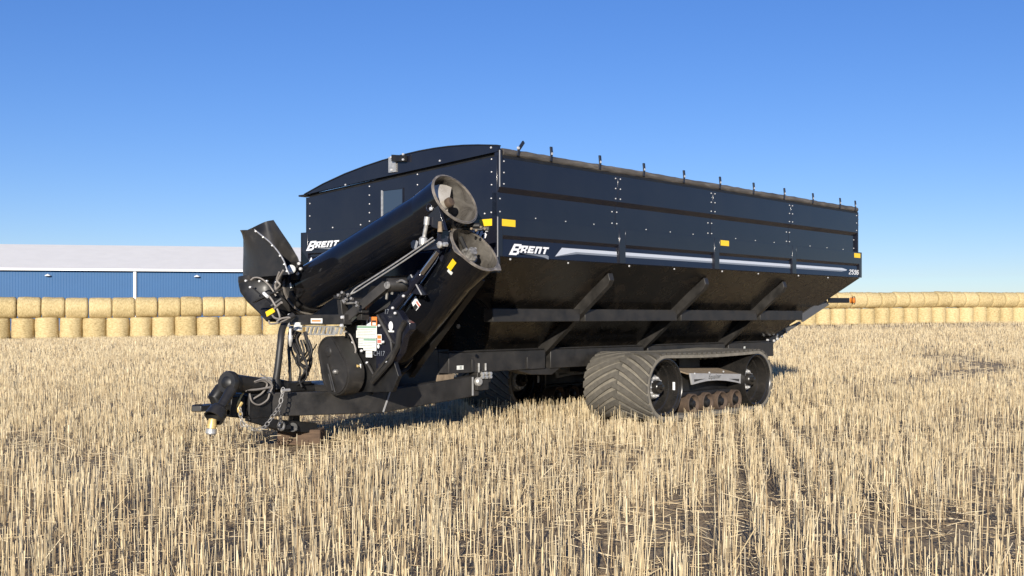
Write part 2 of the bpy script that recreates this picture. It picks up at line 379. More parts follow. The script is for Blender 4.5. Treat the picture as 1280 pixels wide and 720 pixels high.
# hopper
VB, ZH, UF, UR = 1.45, 1.10, 1.35, 9.21
m = MB()
T = [(.06,.03,ZB-.004),(LEN-.02,.03,ZB-.004),(LEN-.02,WID-.03,ZB-.004),(.06,WID-.03,ZB-.004)]
B = [(UF,VB,ZH),(UR,VB,ZH),(UR,WID-VB,ZH),(UF,WID-VB,ZH)]
K = [(UF+.2,VB+.2,.82),(UR-.2,VB+.2,.82),(UR-.2,WID-VB-.2,.82),(UF+.2,WID-VB-.2,.82)]
m.rings([T, B, K], cap=(False, True)); o = m.build('hopper', M['hopper'], CART, smooth=0)
# ribs, beams on both slopes; s = side mirror
def mir(p, s): return (p[0], p[1] if s == 0 else WID-p[1], p[2])
nv, nz = -.64, -.77
for s in (0, 1):
    for u in JU:
        m = MB(); t = .055
        pr = [(.16,zs(.16)),(.13,zs(.16)-.10),(.17,zs(.17)-.165),(VB,zs(VB)-.185),(VB+.12,zs(VB)-.2),(VB+.1,zs(VB))]
        m.prism([mir((u-t,v,z),s) for v,z in pr], (2*t,0,0)); m.build('hopper_rib', M['frame'], CART, .006)
    cuts = [.62] + JU + [at_v(1003, 395, .66).x]
    for i in range(4):
        m = MB(); a = cuts[i]+(.06 if i else 0); b = cuts[i+1]-(.06 if i < 3 else 0)
        y0, y1 = (.655,.82) if s == 0 else (WID-.82,WID-.655)
        m.box((a,y0,1.492),(b,y1,1.668)); m.build('side_beam', M['frame'], CART, .008)
    cuts = [.45] + JU + [9.22]
    for i in range(4):
        m = MB(); a = cuts[i]+(.06 if i else 0); b = cuts[i+1]-(.06 if i < 3 else 0)
        y0, y1 = (1.30,1.50) if s == 0 else (WID-1.50,WID-1.30)
        m.box((a,y0,.80),(b,y1,1.075)); m.box((a,y0+.02 if s == 0 else y0,1.079),(b,y1 if s == 0 else y1-.02,1.10)); m.build('sill_beam', M['frame'], CART, .008)
        # gusset plates and weld seams where the ribs land
    # rear slope plates
    yy = .66 if s == 0 else WID-.70
    pts = [at_v(1003,392.5,.66), at_v(1032,372.5,.66), at_v(1036.5,381,.66), at_v(1004,402.5,.66)]
    m = MB(); m.prism([(p.x,yy,p.z) for p in pts], (0,.04,0))
    pts = [at_v(984,410,.9), at_v(1000,402,.9), at_v(1002,404,.9), at_v(985,414.5,.9)]
    m.prism([(p.x,yy+(.24 if s == 0 else -.24),p.z) for p in pts], (0,.04,0)); each(m, 'rear_brace', M['brace'], CART, bevel=.004)
    pts = [at_v(956,427,1.35), at_v(987,405.5,1.35), at_v(987,411.5,1.35), at_v(958,437.5,1.35)]
    yq = 1.35 if s == 0 else WID-1.4
    m = MB(); m.prism([(p.x,yq,p.z) for p in pts], (0,.05,0))
    rc = m.build('rear_corner_plate', M['dark'], CART, .004)
    if s == 0: rc0 = rc
m = MB()
for px, py in ((959,425.5),(967,426),(971,423.5),(970.5,419),(976.5,420.5),(982,415)): m.bolt(at_v(px,py,1.35), (0,-1,0), .03, .03)
each(m, 'bolt', M['bolt'], rc0)
# small labels and vertical seams on the near sill
for px, py, w, h in ((575,459.5,.13,.055),(930.5,435.5,.06,.07)):
    p = at_v(px, py, 1.30); m = MB(); m.quad((p.x-w/2,1.297,p.z-h/2),(w,0,0),(0,0,h)); l = m.build('paper_label', M['paper'], CART)
    m = MB(); m.quad((p.x-.01,1.2955,p.z-.02),(.04,0,0),(0,0,.04)); m.build('label_print', M['print'], l)
m = MB()
for px, y0, y1 in ((589,449,465),(658,446,461)):
    a, b = at_v(px,y0,1.3), at_v(px,y1,1.3); m.box((a.x,1.285,b.z),(a.x+.045,1.2995,a.z))
each(m, 'sill_clip', M['frame'], CART, bevel=.004)
# rear marker light on its arm
a, b = at_v(1035.5,375.5,.62), at_v(1061,375.5,.62)
m = MB(); m.beam(a, b, .03, .10); o = m.build('marker_arm', M['dark'], CART, .006)
c = at_v(1066,375.5,.62); m = MB(); m.lathe(c+Vector((0,.04,0)), (0,-1,0), [(0,.02),(0,.062),(.05,.062),(.075,.056),(.085,.002)], 20); l = m.build('amber_lamp', M['amber'], o)
m = MB(); m.tube([c+Vector((.075*math.cos(t),-.02,.085*math.sin(t))) for t in np.linspace(-1.2,1.2,9)], .009, 6); m.tube([c+Vector((-.075*math.cos(t),-.02,.085*math.sin(t))) for t in np.linspace(-1.2,1.2,9)], .009, 6); each(m, 'lamp_guard', M['dark'], o)

# rolled tarp on the near top edge
m = MB(); pts = []; rs = []
for i in range(90):
    u = UI+.06+(LEN-.2-UI)*i/89; w = .050+.003*math.sin(i*1.9)+.003*random.uniform(-1,1)
    pts.append((u, .055+.004*math.sin(i*.7), ZT+.045+.003*math.sin(i*.31))); rs.append(w)
m.tube(pts, rs, 14); tarp = m.build('rolled_tarp', M['tarp'], CART, smooth=60)
m = MB(); m.box((UI+.06,.028,ZT-.03),(LEN-.13,.05,ZT+.004)); m.build('tarp_rail', M['dark'], tarp)
for i, px in enumerate((645,686.6,747.5,802.5,852.6,897.8,939.8,978.3,1014,1048,1067)):
    yy = 195+(px-640)*.165; u = at_v(px, yy-10, .03).x; lean = .11 if i == 0 else 0
    m = MB(); m.beam((u,.0,ZT+.02),(u+lean*.15,-.01,ZT+.13),.045,.012,(0,1,0)); m.beam((u+lean*.15,-.01,ZT+.11),(u+lean,-.0,ZT+.205),.042,.02,(0,1,0)); o = m.build('tarp_stop', M['rubberstrap'], tarp, .003)
    m = MB(); m.bolt((u,-.004,ZT+.115),(0,-1,0),.02,.02); m.build('stop_bolt', M['bolt'], o)

# ------------------------------------------------------------------ tracks
def track_unit():
    UF_, UR_, ZC, RO, V0, V1 = 3.70, 6.37, .515, .478, .03, 1.19
    Ls = UR_-UF_; per = 2*Ls+2*math.pi*RO
    def path(s, off):
        s %= per; r = RO+off
        if s < Ls: return Vector((UF_+s, 0, ZC+r)), Vector((0,0,1))
        s -= Ls
        if s < math.pi*RO:
            a = math.pi/2 - s/RO; return Vector((UR_+r*math.cos(a), 0, ZC+r*math.sin(a))), None
        s -= math.pi*RO
        if s < Ls: return Vector((UR_-s, 0, ZC-r)), None
        s -= Ls; a = -math.pi/2 - s/RO; return Vector((UF_+r*math.cos(a), 0, ZC+r*math.sin(a))), None
    def sag(s): return -.02*math.sin(math.pi*(s % per)/Ls) if (s % per) < Ls else 0
    def pt(s, off, v):
        p = path(s, off)[0]; return Vector((p.x, v, p.z+sag(s)))
    m = MB(); n = 120
    m.rings([[pt(per*i/n,-.045,V0+.0), pt(per*i/n,.0,V0), pt(per*i/n,.006,V0+.03), pt(per*i/n,.006,V1-.03), pt(per*i/n,.0,V1), pt(per*i/n,-.045,V1)] for i in range(n)], loop=True)
    belt = m.build('rubber_track', M['track'], CART)
    m = MB(); NL = 60; vc = (V0+V1)/2
    for k in range(NL):
        for side in (-1, 1):
            s0 = per*(k+(.25 if side > 0 else 0))/NL; pts = []
            for j in range(9):
                t = j/8; v = vc + side*(-.035 + t*(.615)); v = max(V0, min(V1, v))
                sw = .02+.33*(t**1.25); w = .034+.010*t
                sc = s0 - sw                                 # apex leads
                pts.append((sc, w, v))
            rr = []
            for sc, w, v in pts:
                rr.append([pt(sc-w-.008,.004,v), pt(sc-w,.034,v), pt(sc+w,.034,v), pt(sc+w+.008,.004,v)])
            m.rings(rr, closed=False); 
            for e in (rr[0], rr[-1]): m.add(e, [(0,1,2,3)])
    m.build('tread_lug', M['lug'], belt)['kind'] = 'stuff'
    # inside drive lugs
    m = MB()
    for k in range(46):
        s = per*(k+.5)/46; m.add([pt(s+a,b,v) for a in (-.05,.05) for b in (-.11,-.04) for v in (vc-.06,vc+.06)], [(0,1,3,2),(4,6,7,5),(0,4,5,1),(2,3,7,6),(0,2,6,4),(1,5,7,3)])
    m.build('drive_lug', M['track'], belt)['kind'] = 'stuff'
    for uc in (UF_, UR_):
        m = MB(); c = (uc, V0, ZC); d = (0,1,0)
        m.lathe(c, d, [(.02,.428),(.0,.428),(-.002,.418),(.012,.408),(.04,.405),(.05,.385),(.20,.375),(.21,.35),(.33,.34),(.345,.31),(.43,.28),(.45,.05)], 56)
        m.lathe((uc, V1, ZC), (0,-1,0), [(0,.42),(.02,.40),(.4,.35),(.42,.05)], 40)
        m.lathe(c, d, [(.02,.43),(1.04,.43)], 40)
        wh = m.build('drive_wheel', M['wheel'], belt)
        m = MB(); m.lathe(c, d, [(.452,.20),(.25,.19),(.22,.17),(.20,.165),(.20,.10)], 36, 0); m.lathe(c, d, [(.21,.105),(.13,.10),(.11,.085),(.105,.04),(.06,.038),(.055,.002)], 28, 1)
        for k in range(10):
            a = 2*math.pi*k/10; m.bolt((uc+.138*math.cos(a), V0+.198, ZC+.138*math.sin(a)), (0,-1,0), .016, .03, 2)
        m.build('wheel_hub', [M['galv'], M['wheel'], M['bolt']], wh)
        if uc == UF_:
            m = MB(); a = R(-4); m.box((uc+.372,V0+.10,ZC-.06),(uc+.376,V0+.14,ZC+.06)); m.build('rim_sticker', M['white'], wh)
    for px in (867.5, 885.5, 903, 921):
        u = at_v(px, 507, .12).x; m = MB()
        m.lathe((u,.12,.215), (0,1,0), [(.06,.10),(.0,.135),(-.004,.15),(.004,.16),(.40,.16),(.405,.13),(.5,.13),(.505,.16),(.9,.16),(.9,.05)], 32, 0)
        m.lathe((u,.12,.215), (0,1,0), [(.06,.11),(.05,.06),(.0,.055),(-.01,.03),(-.01,.002)], 20, 1)
        m.build('idler_roller', [M['rust'], M['dark']], belt)
    # undercarriage frame
    m = MB(); m.box((4.05,.35,.36),(6.0,.85,.66)); m.box((4.3,.2,.33),(5.8,.95,.40)); m.box((4.75,.5,.6),(5.35,.9,.98)); m.build('undercarriage_frame', M['dark'], belt, .01)
    P = lambda x, y, v=.10: at_v(x, y, v)
    tl, tr, bl, br = P(862.9,466.6), P(929,467.4), P(865.5,481), P(928,480)
    arch = [P(875,478.3), P(885,476.2), P(896.5,475.4), P(908,476.0), P(919,477.8)]
    pl = MB(); pl.prism([tl, tr, br] + arch[::-1] + [bl], (0,.03,0)); plate = pl.build('bogie_side_plate', M['silver'], belt, .003)
    m = MB()
    for a in ([(867.5,474.2),(881.5,473.4),(868,477.4)], [(911.5,473.4),(924.2,473.6),(923.8,476.9)]):
        q = [P(x, y, .0975) for x, y in a]; m.add(q, [(0,1,2)])
    m.build('plate_slot', M['blackink'], plate)
    c = P(885.5, 473.8, .0965); text('Equalizer', .10, (c.x, .0965, c.z), (1,0,0), (0,0,1), M['blackink'], plate, 'plate_lettering', .35, .0)
    m = MB(); m.prism([tl+Vector((-.03,.032,.0)), tr+Vector((.0,.032,.0)), (tr.x-.12,.55,tr.z+.10), (tl.x-.05,.55,tl.z+.10)], (0,0,-.02)); m.build('bogie_top_cover', M['dusty'], belt, .004)
    m = MB()
    for k in range(3): m.bolt((tl.x+.12+.42*k,.10,tl.z-.01),(0,-1,0),.016)
    attach(m, M['bolt'], plate)
    return belt
tr_ = track_unit()
def copy_tree(o, parent, dy):
    c = o.copy(); COL.objects.link(c); c.parent = parent; c.location.y += dy
    for ch in list(o.children): copy_tree(ch, c, 0)
    return c
copy_tree(tr_, CART, WID-1.22)
m = MB(); m.box((4.85,.6,.62),(5.25,WID-.6,.86)); m.box((4.6,1.3,.7),(5.5,1.6,.85)); m.build('axle_beam', M['dark'], CART, .01)
# drop bracket and hook under the sill
m = MB(); p = at_v(660,463,1.32); m.prism([(p.x-.25,1.33,.80),(p.x+.75,1.33,.80),(p.x+.55,1.33,.70),(p.x+.1,1.33,.72)], (0,.25,0)); m.build('sill_bracket', M['frame'], CART, .005)
# ------------------------------------------------------------------ augers
def ring_on(center, n, up, rad, k=40, sx=1.0):
    """circle of points about center in the plane with normal n"""
    n = Vector(n).normalized(); x = n.cross(Vector(up)).normalized(); y = x.cross(n).normalized()
    return [Vector(center) + x*rad*sx*math.cos(2*math.pi*i/k) + y*rad*math.sin(2*math.pi*i/k) for i in range(k)]
def w2l(d): return Vector((d[0]*BX+d[1]*BY, d[0]*AX+d[1]*AY, d[2]))
def mitred_tube(p0, p1, r, n1, k=40, wall=.02, n0=None):
    """hollow tube p0->p1 whose top end is cut on the plane with normal n1"""
    p0, p1 = Vector(p0), Vector(p1); d = (p1-p0).normalized()
    def ring(p, n, rad):
        out = []
        x = d.cross(Vector((0,0,1))).normalized(); y = x.cross(d)
        for i in range(k):
            q = p + x*rad*math.cos(2*math.pi*i/k) + y*rad*math.sin(2*math.pi*i/k)
            out.append(q - d*((q-p).dot(n)/d.dot(n)))
        return out
    n1 = Vector(n1).normalized(); n0 = d if n0 is None else Vector(n0).normalized()
    return ring(p0, n0, r), ring(p1, n1, r), ring(p1, n1, r-wall), ring(p0, n0, r-wall), ring
def flighting(mb, o, d, r0, r1, pitch, turns, phase=0., mi=0, th=.012):
    o, d = Vector(o), Vector(d).normalized(); x = d.cross(Vector((0,0,1))).normalized(); y = x.cross(d); n = int(28*turns); rr = []
    for i in range(n+1):
        a = phase + 2*math.pi*turns*i/n; c = o + d*pitch*turns*i/n; e = x*math.cos(a)+y*math.sin(a)
        rr.append([c+e*r0, c+e*r1, c+e*r1+d*th, c+e*r0+d*th])
    mb.rings(rr, mi, True, (True, True))

# lower auger
LB, LT = at_u(488, 444, -.40), at_u(592.5, 312.0, -.66)
ld = (LT-LB).normalized(); nL = w2l((.60,-.47,.65)).normalized()
R1 = .275
a, b, c, d_, ring = mitred_tube(LB, LT-ld*.42, R1, ld)
m = MB(); m.rings([a, b]); m.rings([d_, a])
low = m.build('lower_auger', M['tube'], CART, smooth=50)
c2 = ring_on(LT+nL*.002, nL, (0,0,1), .317); k2 = ring(LT-ld*.42, ld, R1-.02)
def near_to(A, B): return [min(B, key=lambda q: (q-p).cross(ld).length) for p in A]
k2 = [LT-ld*.45+((p-LT)-ld*(p-LT).dot(ld)).normalized()*(R1-.02) for p in c2]; m = MB(); m.rings([c2, k2, [q-ld*.8 for q in k2]]); m.build('auger_lining', M['lining'], low, smooth=60)
m = MB(); k3 = [LT-ld*.45+((p-LT)-ld*(p-LT).dot(ld)).normalized()*(R1+.004) for p in c2]; m.rings([[LT+(p-LT)*1.06-nL*.002 for p in c2], k3]); m.build('flange_hood', M['tube'], low, smooth=60)
fo = ring_on(LT, nL, (0,0,1), .345); fi = ring_on(LT, nL, (0,0,1), .318)
# widen the flange into corners at its low side
fo = [LT + (q-LT)*(1.0+.16*max(0, math.cos(3*(i/40*2*math.pi)+.35))**6) for i, q in enumerate(fo)]
m = MB(); fo2 = [q + nL*.014 for q in fo]; fi2 = [q + nL*.014 for q in fi]
m.rings([fi, fo, fo2, fi2], loop=True)
lip0 = ring_on(LT+nL*.014, nL, (0,0,1), .325); lip1 = ring_on(LT+nL*.022, nL, (0,0,1), .325); lip2 = ring_on(LT+nL*.022, nL, (0,0,1), .316); m.rings([lip0, lip1, lip2])
o = m.build('end_flange', M['rim'], low)
m = MB()
m.tube([LT-ld*.8, LT-ld*.10], .05, 16, 0); m.lathe(LT-ld*.16, ld, [(0,.10),(.05,.105),(.05,.06),(.14,.055),(.15,.0)], 20, 0)
x = ld.cross(Vector((0,0,1))).normalized(); y = x.cross(ld)
for k in range(3):
    e = x*math.cos(2.1*k+.4)+y*math.sin(2.1*k+.4); m.tube([LT-ld*.12+e*.04, LT-ld*.07+e*.085, LT-ld*.03+e*.08], [.03,.026,.018], 10, 0)
up = (nL.cross(Vector((0,1,0)))).normalized()
m.build('drive_coupling', M['fitting'], low)
m = MB(); m.tube([LT-ld*.12, LT-ld*.08 + (Vector((0,0,1))*.20 + Vector((0,.17,0)))], .028, 10); m.build('hanger_bar', M['dark'], low)
m = MB(); flighting(m, LT-ld*1.1, ld, .05, .25, .45, 1.35, .8); m.build('auger_flighting', M['blade'], low, smooth=60)
# decals on the lower tube
def tube_patch(A, d, r, s, ang, ws, wa, name, mt, parent, skew=0., off=.004):
    x = d.cross(Vector((0,0,1))).normalized(); y = x.cross(d); mb = MB(); rr = []
    for i in range(5):
        a = ang + wa*(i/4-.5)
        e = (x*math.cos(a)+y*math.sin(a))*(r+off); k = skew*(i/4-.5)
        rr.append([A+d*(s+k)+e, A+d*(s+ws+k)+e])
    mb.rings(rr, closed=False); return mb.build(name, mt, parent)
def tube_hit(A, d, r, px, py):
    """axis position and angle at which the sight line through a pixel first meets the tube"""
    x = d.cross(Vector((0,0,1))).normalized(); y = x.cross(d); best = None
    for i in range(400):
        p = at_u(px, py, -2.2+i*.006); q = p-A; s = q.dot(d); e = q-d*s
        if e.length < r: return s, math.atan2(e.dot(y), e.dot(x))
    p = at_u(px, py, A.x); q = p-A; s = q.dot(d); e = q-d*s
    return s, math.atan2(e.dot(y), e.dot(x))
def on_hood(px, py, ws, wa, name, mt):
    """a sticker lying on the flared end of the lower tube"""
    L_ = (LT-LB).length; rad = lambda q: R1+.004+(.337-R1-.004)*max(0, (q-(L_-.45))/.45)
    s, g = tube_hit(LB, ld, .315, px, py); s, g = tube_hit(LB, ld, rad(s), px, py)
    x = ld.cross(Vector((0,0,1))).normalized(); y = x.cross(ld); mb = MB()
    mb.rings([[LB+ld*q+(x*math.cos(a)+y*math.sin(a))*(rad(q)+.006) for q in (s-ws/2, s+ws/2)] for a in np.linspace(g-wa/2, g+wa/2, 5)], closed=False); return mb.build(name, mt, low)
on_hood(565, 331, .17, .20, 'reflector', M['yellow']); on_hood(563, 339.5, .05, .22, 'paper_label', M['paper'])
s, g = tube_hit(LB, ld, R1, 520, 379)
l = tube_patch(LB, ld, R1, s-.06, g, .12, .50, 'warning_label', M['white'], low)
tube_patch(LB, ld, R1, s+.02, g-.12, .028, .26, 'label_print', M['redlab'], l, 0, .007); tube_patch(LB, ld, R1, s-.065, g-.12, .07, .2, 'label_print', M['blackink'], l, 0, .007)
# dark seam along the underside and shaft cover rail behind the lower tube
m = MB(); m.beam(at_u(600,347,-.25), at_u(523,452,-.25), .12, .10); m.beam(at_u(573,378,-.1), at_u(512,468,-.1), .10, .12); each(m, 'auger_support', M['dark'], low, bevel=.008)
m = MB(); m.tube([at_u(560,387,-.35), at_u(534,427,-.35)], .022, 8); m.bolt(at_u(573,408,-.3), (-1,0,0), .03); each(m, 'lift_strut', M['dark'], low)
# boot at the foot of the lower auger
m = MB(); m.lathe(LB-ld*.02, -ld, [(0,.29),(.06,.30),(.09,.28),(.16,.24)], 24, 0, (True, True)); m.lathe(LB+ld*.02, ld, [(0,.277),(0,.30),(.03,.30),(.03,.277)], 32, 1); m.build('auger_boot', [M['dark'], M['frame']], low)
m = MB(); c0 = at_u(494.5,468,-.78)
for k in range(6): m.bolt(c0+Vector((0,.06*math.cos(k*1.05),.06*math.sin(k*1.05))), (-1,0,0), .018)
attach(m, M['bolt'], low)

# upper auger, folded back across the front
UB, UT = at_u(368.0, 371.0, -1.02), at_u(568.0, 249.5, -.80)
ud = (UT-UB).normalized(); nU = w2l((.66,-.56,.50)).normalized(); R2 = .285; PH = 1.4
a, b, c, d_, ring = mitred_tube(UB, UT-ud*.40, R2, ud)
m = MB(); m.rings([a, b]); m.rings([d_, a]); upp = m.build('upper_auger', M['tube'], CART, smooth=50)
c2 = ring_on(UT+nU*.002, nU, (0,0,1), .319); pj = lambda p, s, r: UT-ud*s+((p-UT)-ud*(p-UT).dot(ud)).normalized()*r
m = MB(); m.rings([c2, [pj(p,.45,R2-.02) for p in c2], [pj(p,1.3,R2-.02) for p in c2]]); m.build('auger_lining', M['lining'], upp, smooth=60)
fo = ring_on(UT, nU, (0,0,1), .342); fi = ring_on(UT, nU, (0,0,1), .318)
m = MB(); m.rings([fi, fo, [q+nU*.014 for q in fo], [q+nU*.014 for q in fi]], loop=True)
m.rings([ring_on(UT+nU*.014,nU,(0,0,1),.328), ring_on(UT+nU*.024,nU,(0,0,1),.328), ring_on(UT+nU*.024,nU,(0,0,1),.318)])
m.build('end_flange', M['rim'], upp)
m = MB(); m.tube([UT-ud*.9, UT-ud*.06], .055, 18); m.lathe(UT-ud*.26, ud, [(0,.055),(.0,.10),(.05,.105),(.06,.095),(.06,.06)], 24); m.build('auger_shaft', M['blade'], upp, smooth=50)
m = MB(); m.lathe(UT-ud*.065, ud, [(-.05,.058),(.0,.062),(.02,.05),(.03,.002)], 12); m.build('shaft_end', M['rust'], upp)
m = MB(); flighting(m, UT-ud*.62, ud, .05, .262, .46, 1.12, PH); m.build('auger_flighting', M['blade'], upp, smooth=60)
# reinforcing ring and hood plate behind the flange
m = MB(); m.rings([[UT+(p-UT)*1.04-nU*.002 for p in c2], [pj(p,.42,R2+.006) for p in c2]]); m.build('tube_collar', M['tube'], upp, smooth=50)
m = MB(); p = at_u(536,262,-1.1); m.prism([at_u(525,251,-1.09), at_u(545,247,-1.12), at_u(556,288,-1.09), at_u(540,284,-1.09), at_u(530,272,-1.1)], (.05,0,0))
m.lathe(at_u(537.5,259.5,-1.105), (-1,0,0), [(0,.05),(.022,.05),(.022,.034),(.0,.03)], 20); m.bolt(at_u(539,261,-1.12), (-1,0,0), .025, .02, 1); m.build('hinge_ear', [M['paint'], M['bolt']], upp, .004)
# hinge line between the flanges
m = MB(); A, B = at_u(541,284,-.82), at_u(612,286,-.46); m.beam(A, B, .05, .05); m.tube([A+Vector((-.03,.05,.03)), A+(B-A)*.18+Vector((-.03,0,.03))], .045, 12); m.tube([A+(B-A)*.62+Vector((-.02,0,.03)), A+(B-A)*.86+Vector((-.02,0,.03))], .036, 12); m.build('fold_hinge', M['dark'], upp, .008)
m = MB()
for t, px in enumerate((556,560,566,570,590,596,602,607)): m.bolt(at_u(px, 284+(t % 3)*2, -.88+.045*t), (-1,-.4,0), .016, .03)
each(m, 'hinge_bolt', M['dusty'], upp)
# pivot plates at the top of the lower tube
m = MB(); m.prism([at_u(546,288,-.95), at_u(562,288,-.92), at_u(556,318,-.92), at_u(551,328,-.95), at_u(547,318,-.95)], (.05,0,0)); m.build('pivot_plate', M['paint'], low, .005)
m = MB(); m.prism([at_u(513,303.5,-1.14), at_u(516,300,-1.14), at_u(555,303,-1.1), at_u(553,311,-1.1), at_u(520,314,-1.14), at_u(514,310,-1.14)], (.05,0,0)); o = m.build('fold_link', M['paint'], upp, .006)
m = MB(); p = at_u(522.5,305.5,-1.145); m.quad(p+Vector((0,.03,.05)), (0,-.035,-.02), (0,.035,-.09)); m.lathe(at_u(550.5,306,-1.12), (-1,0,0), [(0,.04),(.02,.04),(.03,.02),(.03,.002)], 16); m.bolt(at_u(558,305.5,-1.1), (-1,0,0), .03, .04); each(m, 'link_pin', M['galv'], o)
# fold cylinder, rods, hydraulic lines
m = MB(); m.tube([at_u(529.5,299,-1.12), at_u(533,281,-1.12)], .024, 12); m.tube([at_u(533,281,-1.12), at_u(534,271,-1.12)], .034, 12); m.lathe(at_u(529,301.5,-1.14),(0,0,1),[(-.04,.05),(.03,.05),(.05,.03)],14,0,(True,True)); m.build('latch_rod', M['galv'], upp)
m = MB(); m.tube([at_u(550,277,-1.1), at_u(550,290,-1.1)], [.022,.03], 12); m.build('grease_fitting', M['dusty'], upp)
m = MB(); m.tube([at_u(548,314,-1.02), at_u(527,342,-1.02)], .034, 12, 0); o = m.build('fold_cylinder_rod', M['chrome'], low)
m = MB(); m.tube([at_u(527,342,-1.02), at_u(487,390,-1.02)], .055, 14); m.build('fold_cylinder', M['paint'], low)
m = MB()
for k, (dx, dy) in enumerate(((0,0),(2.2,3.0))):
    m.tube(spline([at_u(541+dx,297+dy,-1.17), at_u(517+dx,313.5+dy,-1.17), at_u(490+dx,331.5+dy,-1.17), at_u(461+dx,350+dy,-1.17), at_u(444+dx,361+dy,-1.18), at_u(438,368,-1.2), at_u(434,371,-1.2)], 4), .0095, 6)
each(m, 'hydraulic_line', M['galv'], upp)

# ------------------------------------------------------------------ discharge hood
def hood_ring(Sx, Lx, Rx, lift=0., uS=-1.72, uL=-1.42, uR=-1.02):
    S, L, Rr = at_u(*Sx, uS), at_u(*Lx, uL), at_u(*Rx, uR)
    mf = (S+L)/2 + Vector((-.10,.06,0)); mb = (L+Rr)/2 + Vector((.14,.10,lift))
    return spline([S, mf, L, mb, Rr], 7)
rows = [((362,343),(305,350),(377,345)), ((359,337),(304.6,340),(376,333)), ((355.5,327),(305,326),(372.5,322)), ((349,316),(305.4,312),(363,306)), ((338,303),(306,299),(352,290)), ((327,294),(306.2,292),(346,281),.02), ((318.5,287.2),(306.4,288.5),(342,275),.055)]
rr = [hood_ring(*r) for r in rows]
def thick(rr, t=.014):
    cen = sum((p for r in rr for p in r), Vector())/sum(len(r) for r in rr)
    return [[p + Vector(((cen.x-p.x), (cen.y-p.y), 0)).normalized()*t for p in r] for r in rr]
ri = thick(rr)
m = MB(); m.rings(rr, closed=False); m.rings(ri, closed=False)
m.rings([rr[-1], ri[-1]], closed=False); m.rings([[r[0] for r in rr], [r[0] for r in ri]], closed=False); m.rings([[r[-1] for r in rr], [r[-1] for r in ri]], closed=False)
hood = m.build('discharge_hood', M['rubberhood'], upp, smooth=60)
m = MB(); seam = spline([r[0]+Vector((-.006,-.002,0)) for r in rr], 3); m.tube(seam, .009, 6); m.build('seam_strip', M['galv'], hood)
m = MB()
for k in range(2, len(seam)-1, 3): m.bolt(seam[k]+Vector((-.004,.012,0)), (-1,-.6,.2), .013, .022)
attach(m, M['galv'], hood)
# steel elbow below the hood
fan = [((308.5,347),(367,341)), ((309,357),(363,350)), ((311.5,366.5),(361,358)), ((320.5,378),(361,368)), ((336.5,392.5),(363,380)), ((346.5,402.5),(368,394))]
rr = []
for (lx, rx) in fan:
    L, Rr = at_u(*lx, -1.40), at_u(*rx, -1.12); c = (L+Rr)/2; e1 = (L-Rr)/2; e2 = Vector((.32,.12,0)); rr.append([c + e1*math.copysign(abs(math.cos(t))**.6, math.cos(t)) + e2*math.copysign(abs(math.sin(t))**.6, math.sin(t)) for t in np.linspace(0, 2*math.pi, 28, endpoint=False)])
m = MB(); m.rings(rr, cap=(False, True)); elb = m.build('hood_elbow', M['dark'], upp, smooth=55)
m = MB(); m.rings([[p*1 for p in rr[0]], [p + (p-sum(rr[0],Vector())/28)*.01 + Vector((0,0,-.01)) for p in rr[0]], [p + (p-sum(rr[0],Vector())/28)*.01 + Vector((0,0,-.07)) for p in rr[0]], [p + Vector((0,0,-.08)) for p in rr[0]]]); m.build('elbow_band', M['frame'], elb)
m = MB()
for px, py in ((308,351),(325,351.5),(334,351.5),(313.5,359),(346,353)): m.bolt(at_u(px,py,-1.84), (-1,-.5,0), .016, .03)
attach(m, M['bolt'], elb)
m = MB(); m.beam(at_u(317,377.5,-1.86), at_u(352,362,-1.84), .05, .02); m.beam(at_u(316,360,-1.82), at_u(340,381,-1.86), .02, .012); each(m, 'elbow_rib', M['frame'], elb)
m = MB(); p = at_u(333.5,396,-1.85); q = at_u(343,390,-1.85); ex = q-p; m.prism([p, q, q+Vector((0,.02,.055)), p+Vector((0,.03,.06))], (.01,0,0)); m.build('reflector', M['yellow'], elb)
# turning flange between elbow and tube
m = MB()
for off, r_ in ((.0,.335),(.10,.325),(.24,.31)):
    m.lathe(UB+ud*off, ud, [(0,.285),(0,r_),(.045,r_),(.045,.285)], 40, 0)
m.lathe(UB+ud*.05, ud, [(-.1,.28),(.0,.30),(.2,.30)], 36, 0); m.build('turning_ring', M['frame'], upp)
m = MB(); m.lathe(UB+ud*.17, ud, [(0,.29),(0,.325),(.014,.325),(.014,.29)], 44); m.build('ring_edge', M['rim'], upp)
s, g = tube_hit(UB, ud, .32, 361,361); tube_patch(UB, ud, .31, .30, g+.1, .03, .22, 'paper_label', M['paper'], upp, 0, .005)
s, g = tube_hit(UB, ud, .33, 352.5,372); tube_patch(UB, ud, .335, .01, g, .028, .42, 'paper_label', M['paper'], upp, 0, .004)
# work lamp
p = at_u(364,336.5,-1.5); m = MB(); m.lathe(p, (-.5,-.75,.1), [(-.06,.02),(-.05,.05),(0,.06)], 16, 0); m.lathe(p, (-.5,-.75,.1), [(0,.056),(.015,.04),(.02,.002)], 16, 1); lamp = m.build('work_lamp', [M['dark'], M['paper']], upp); lamp.scale = (1,1,1)
m = MB(); m.beam(p+Vector((.04,.05,.0)), at_u(376,338,-1.2), .05, .06); m.box(at_u(371,345,-1.25)-Vector((.05,.07,.05)), at_u(371,330,-1.25)+Vector((.05,.06,.03))); lb = m.build('lamp_bracket', M['dark'], upp, .006)
m = MB()
for px, py in ((374,329.5),(376,336),(372,342)): m.bolt(at_u(px,py,-1.31), (-1,-.4,0), .022, .02)
attach(m, M['bolt'], upp)
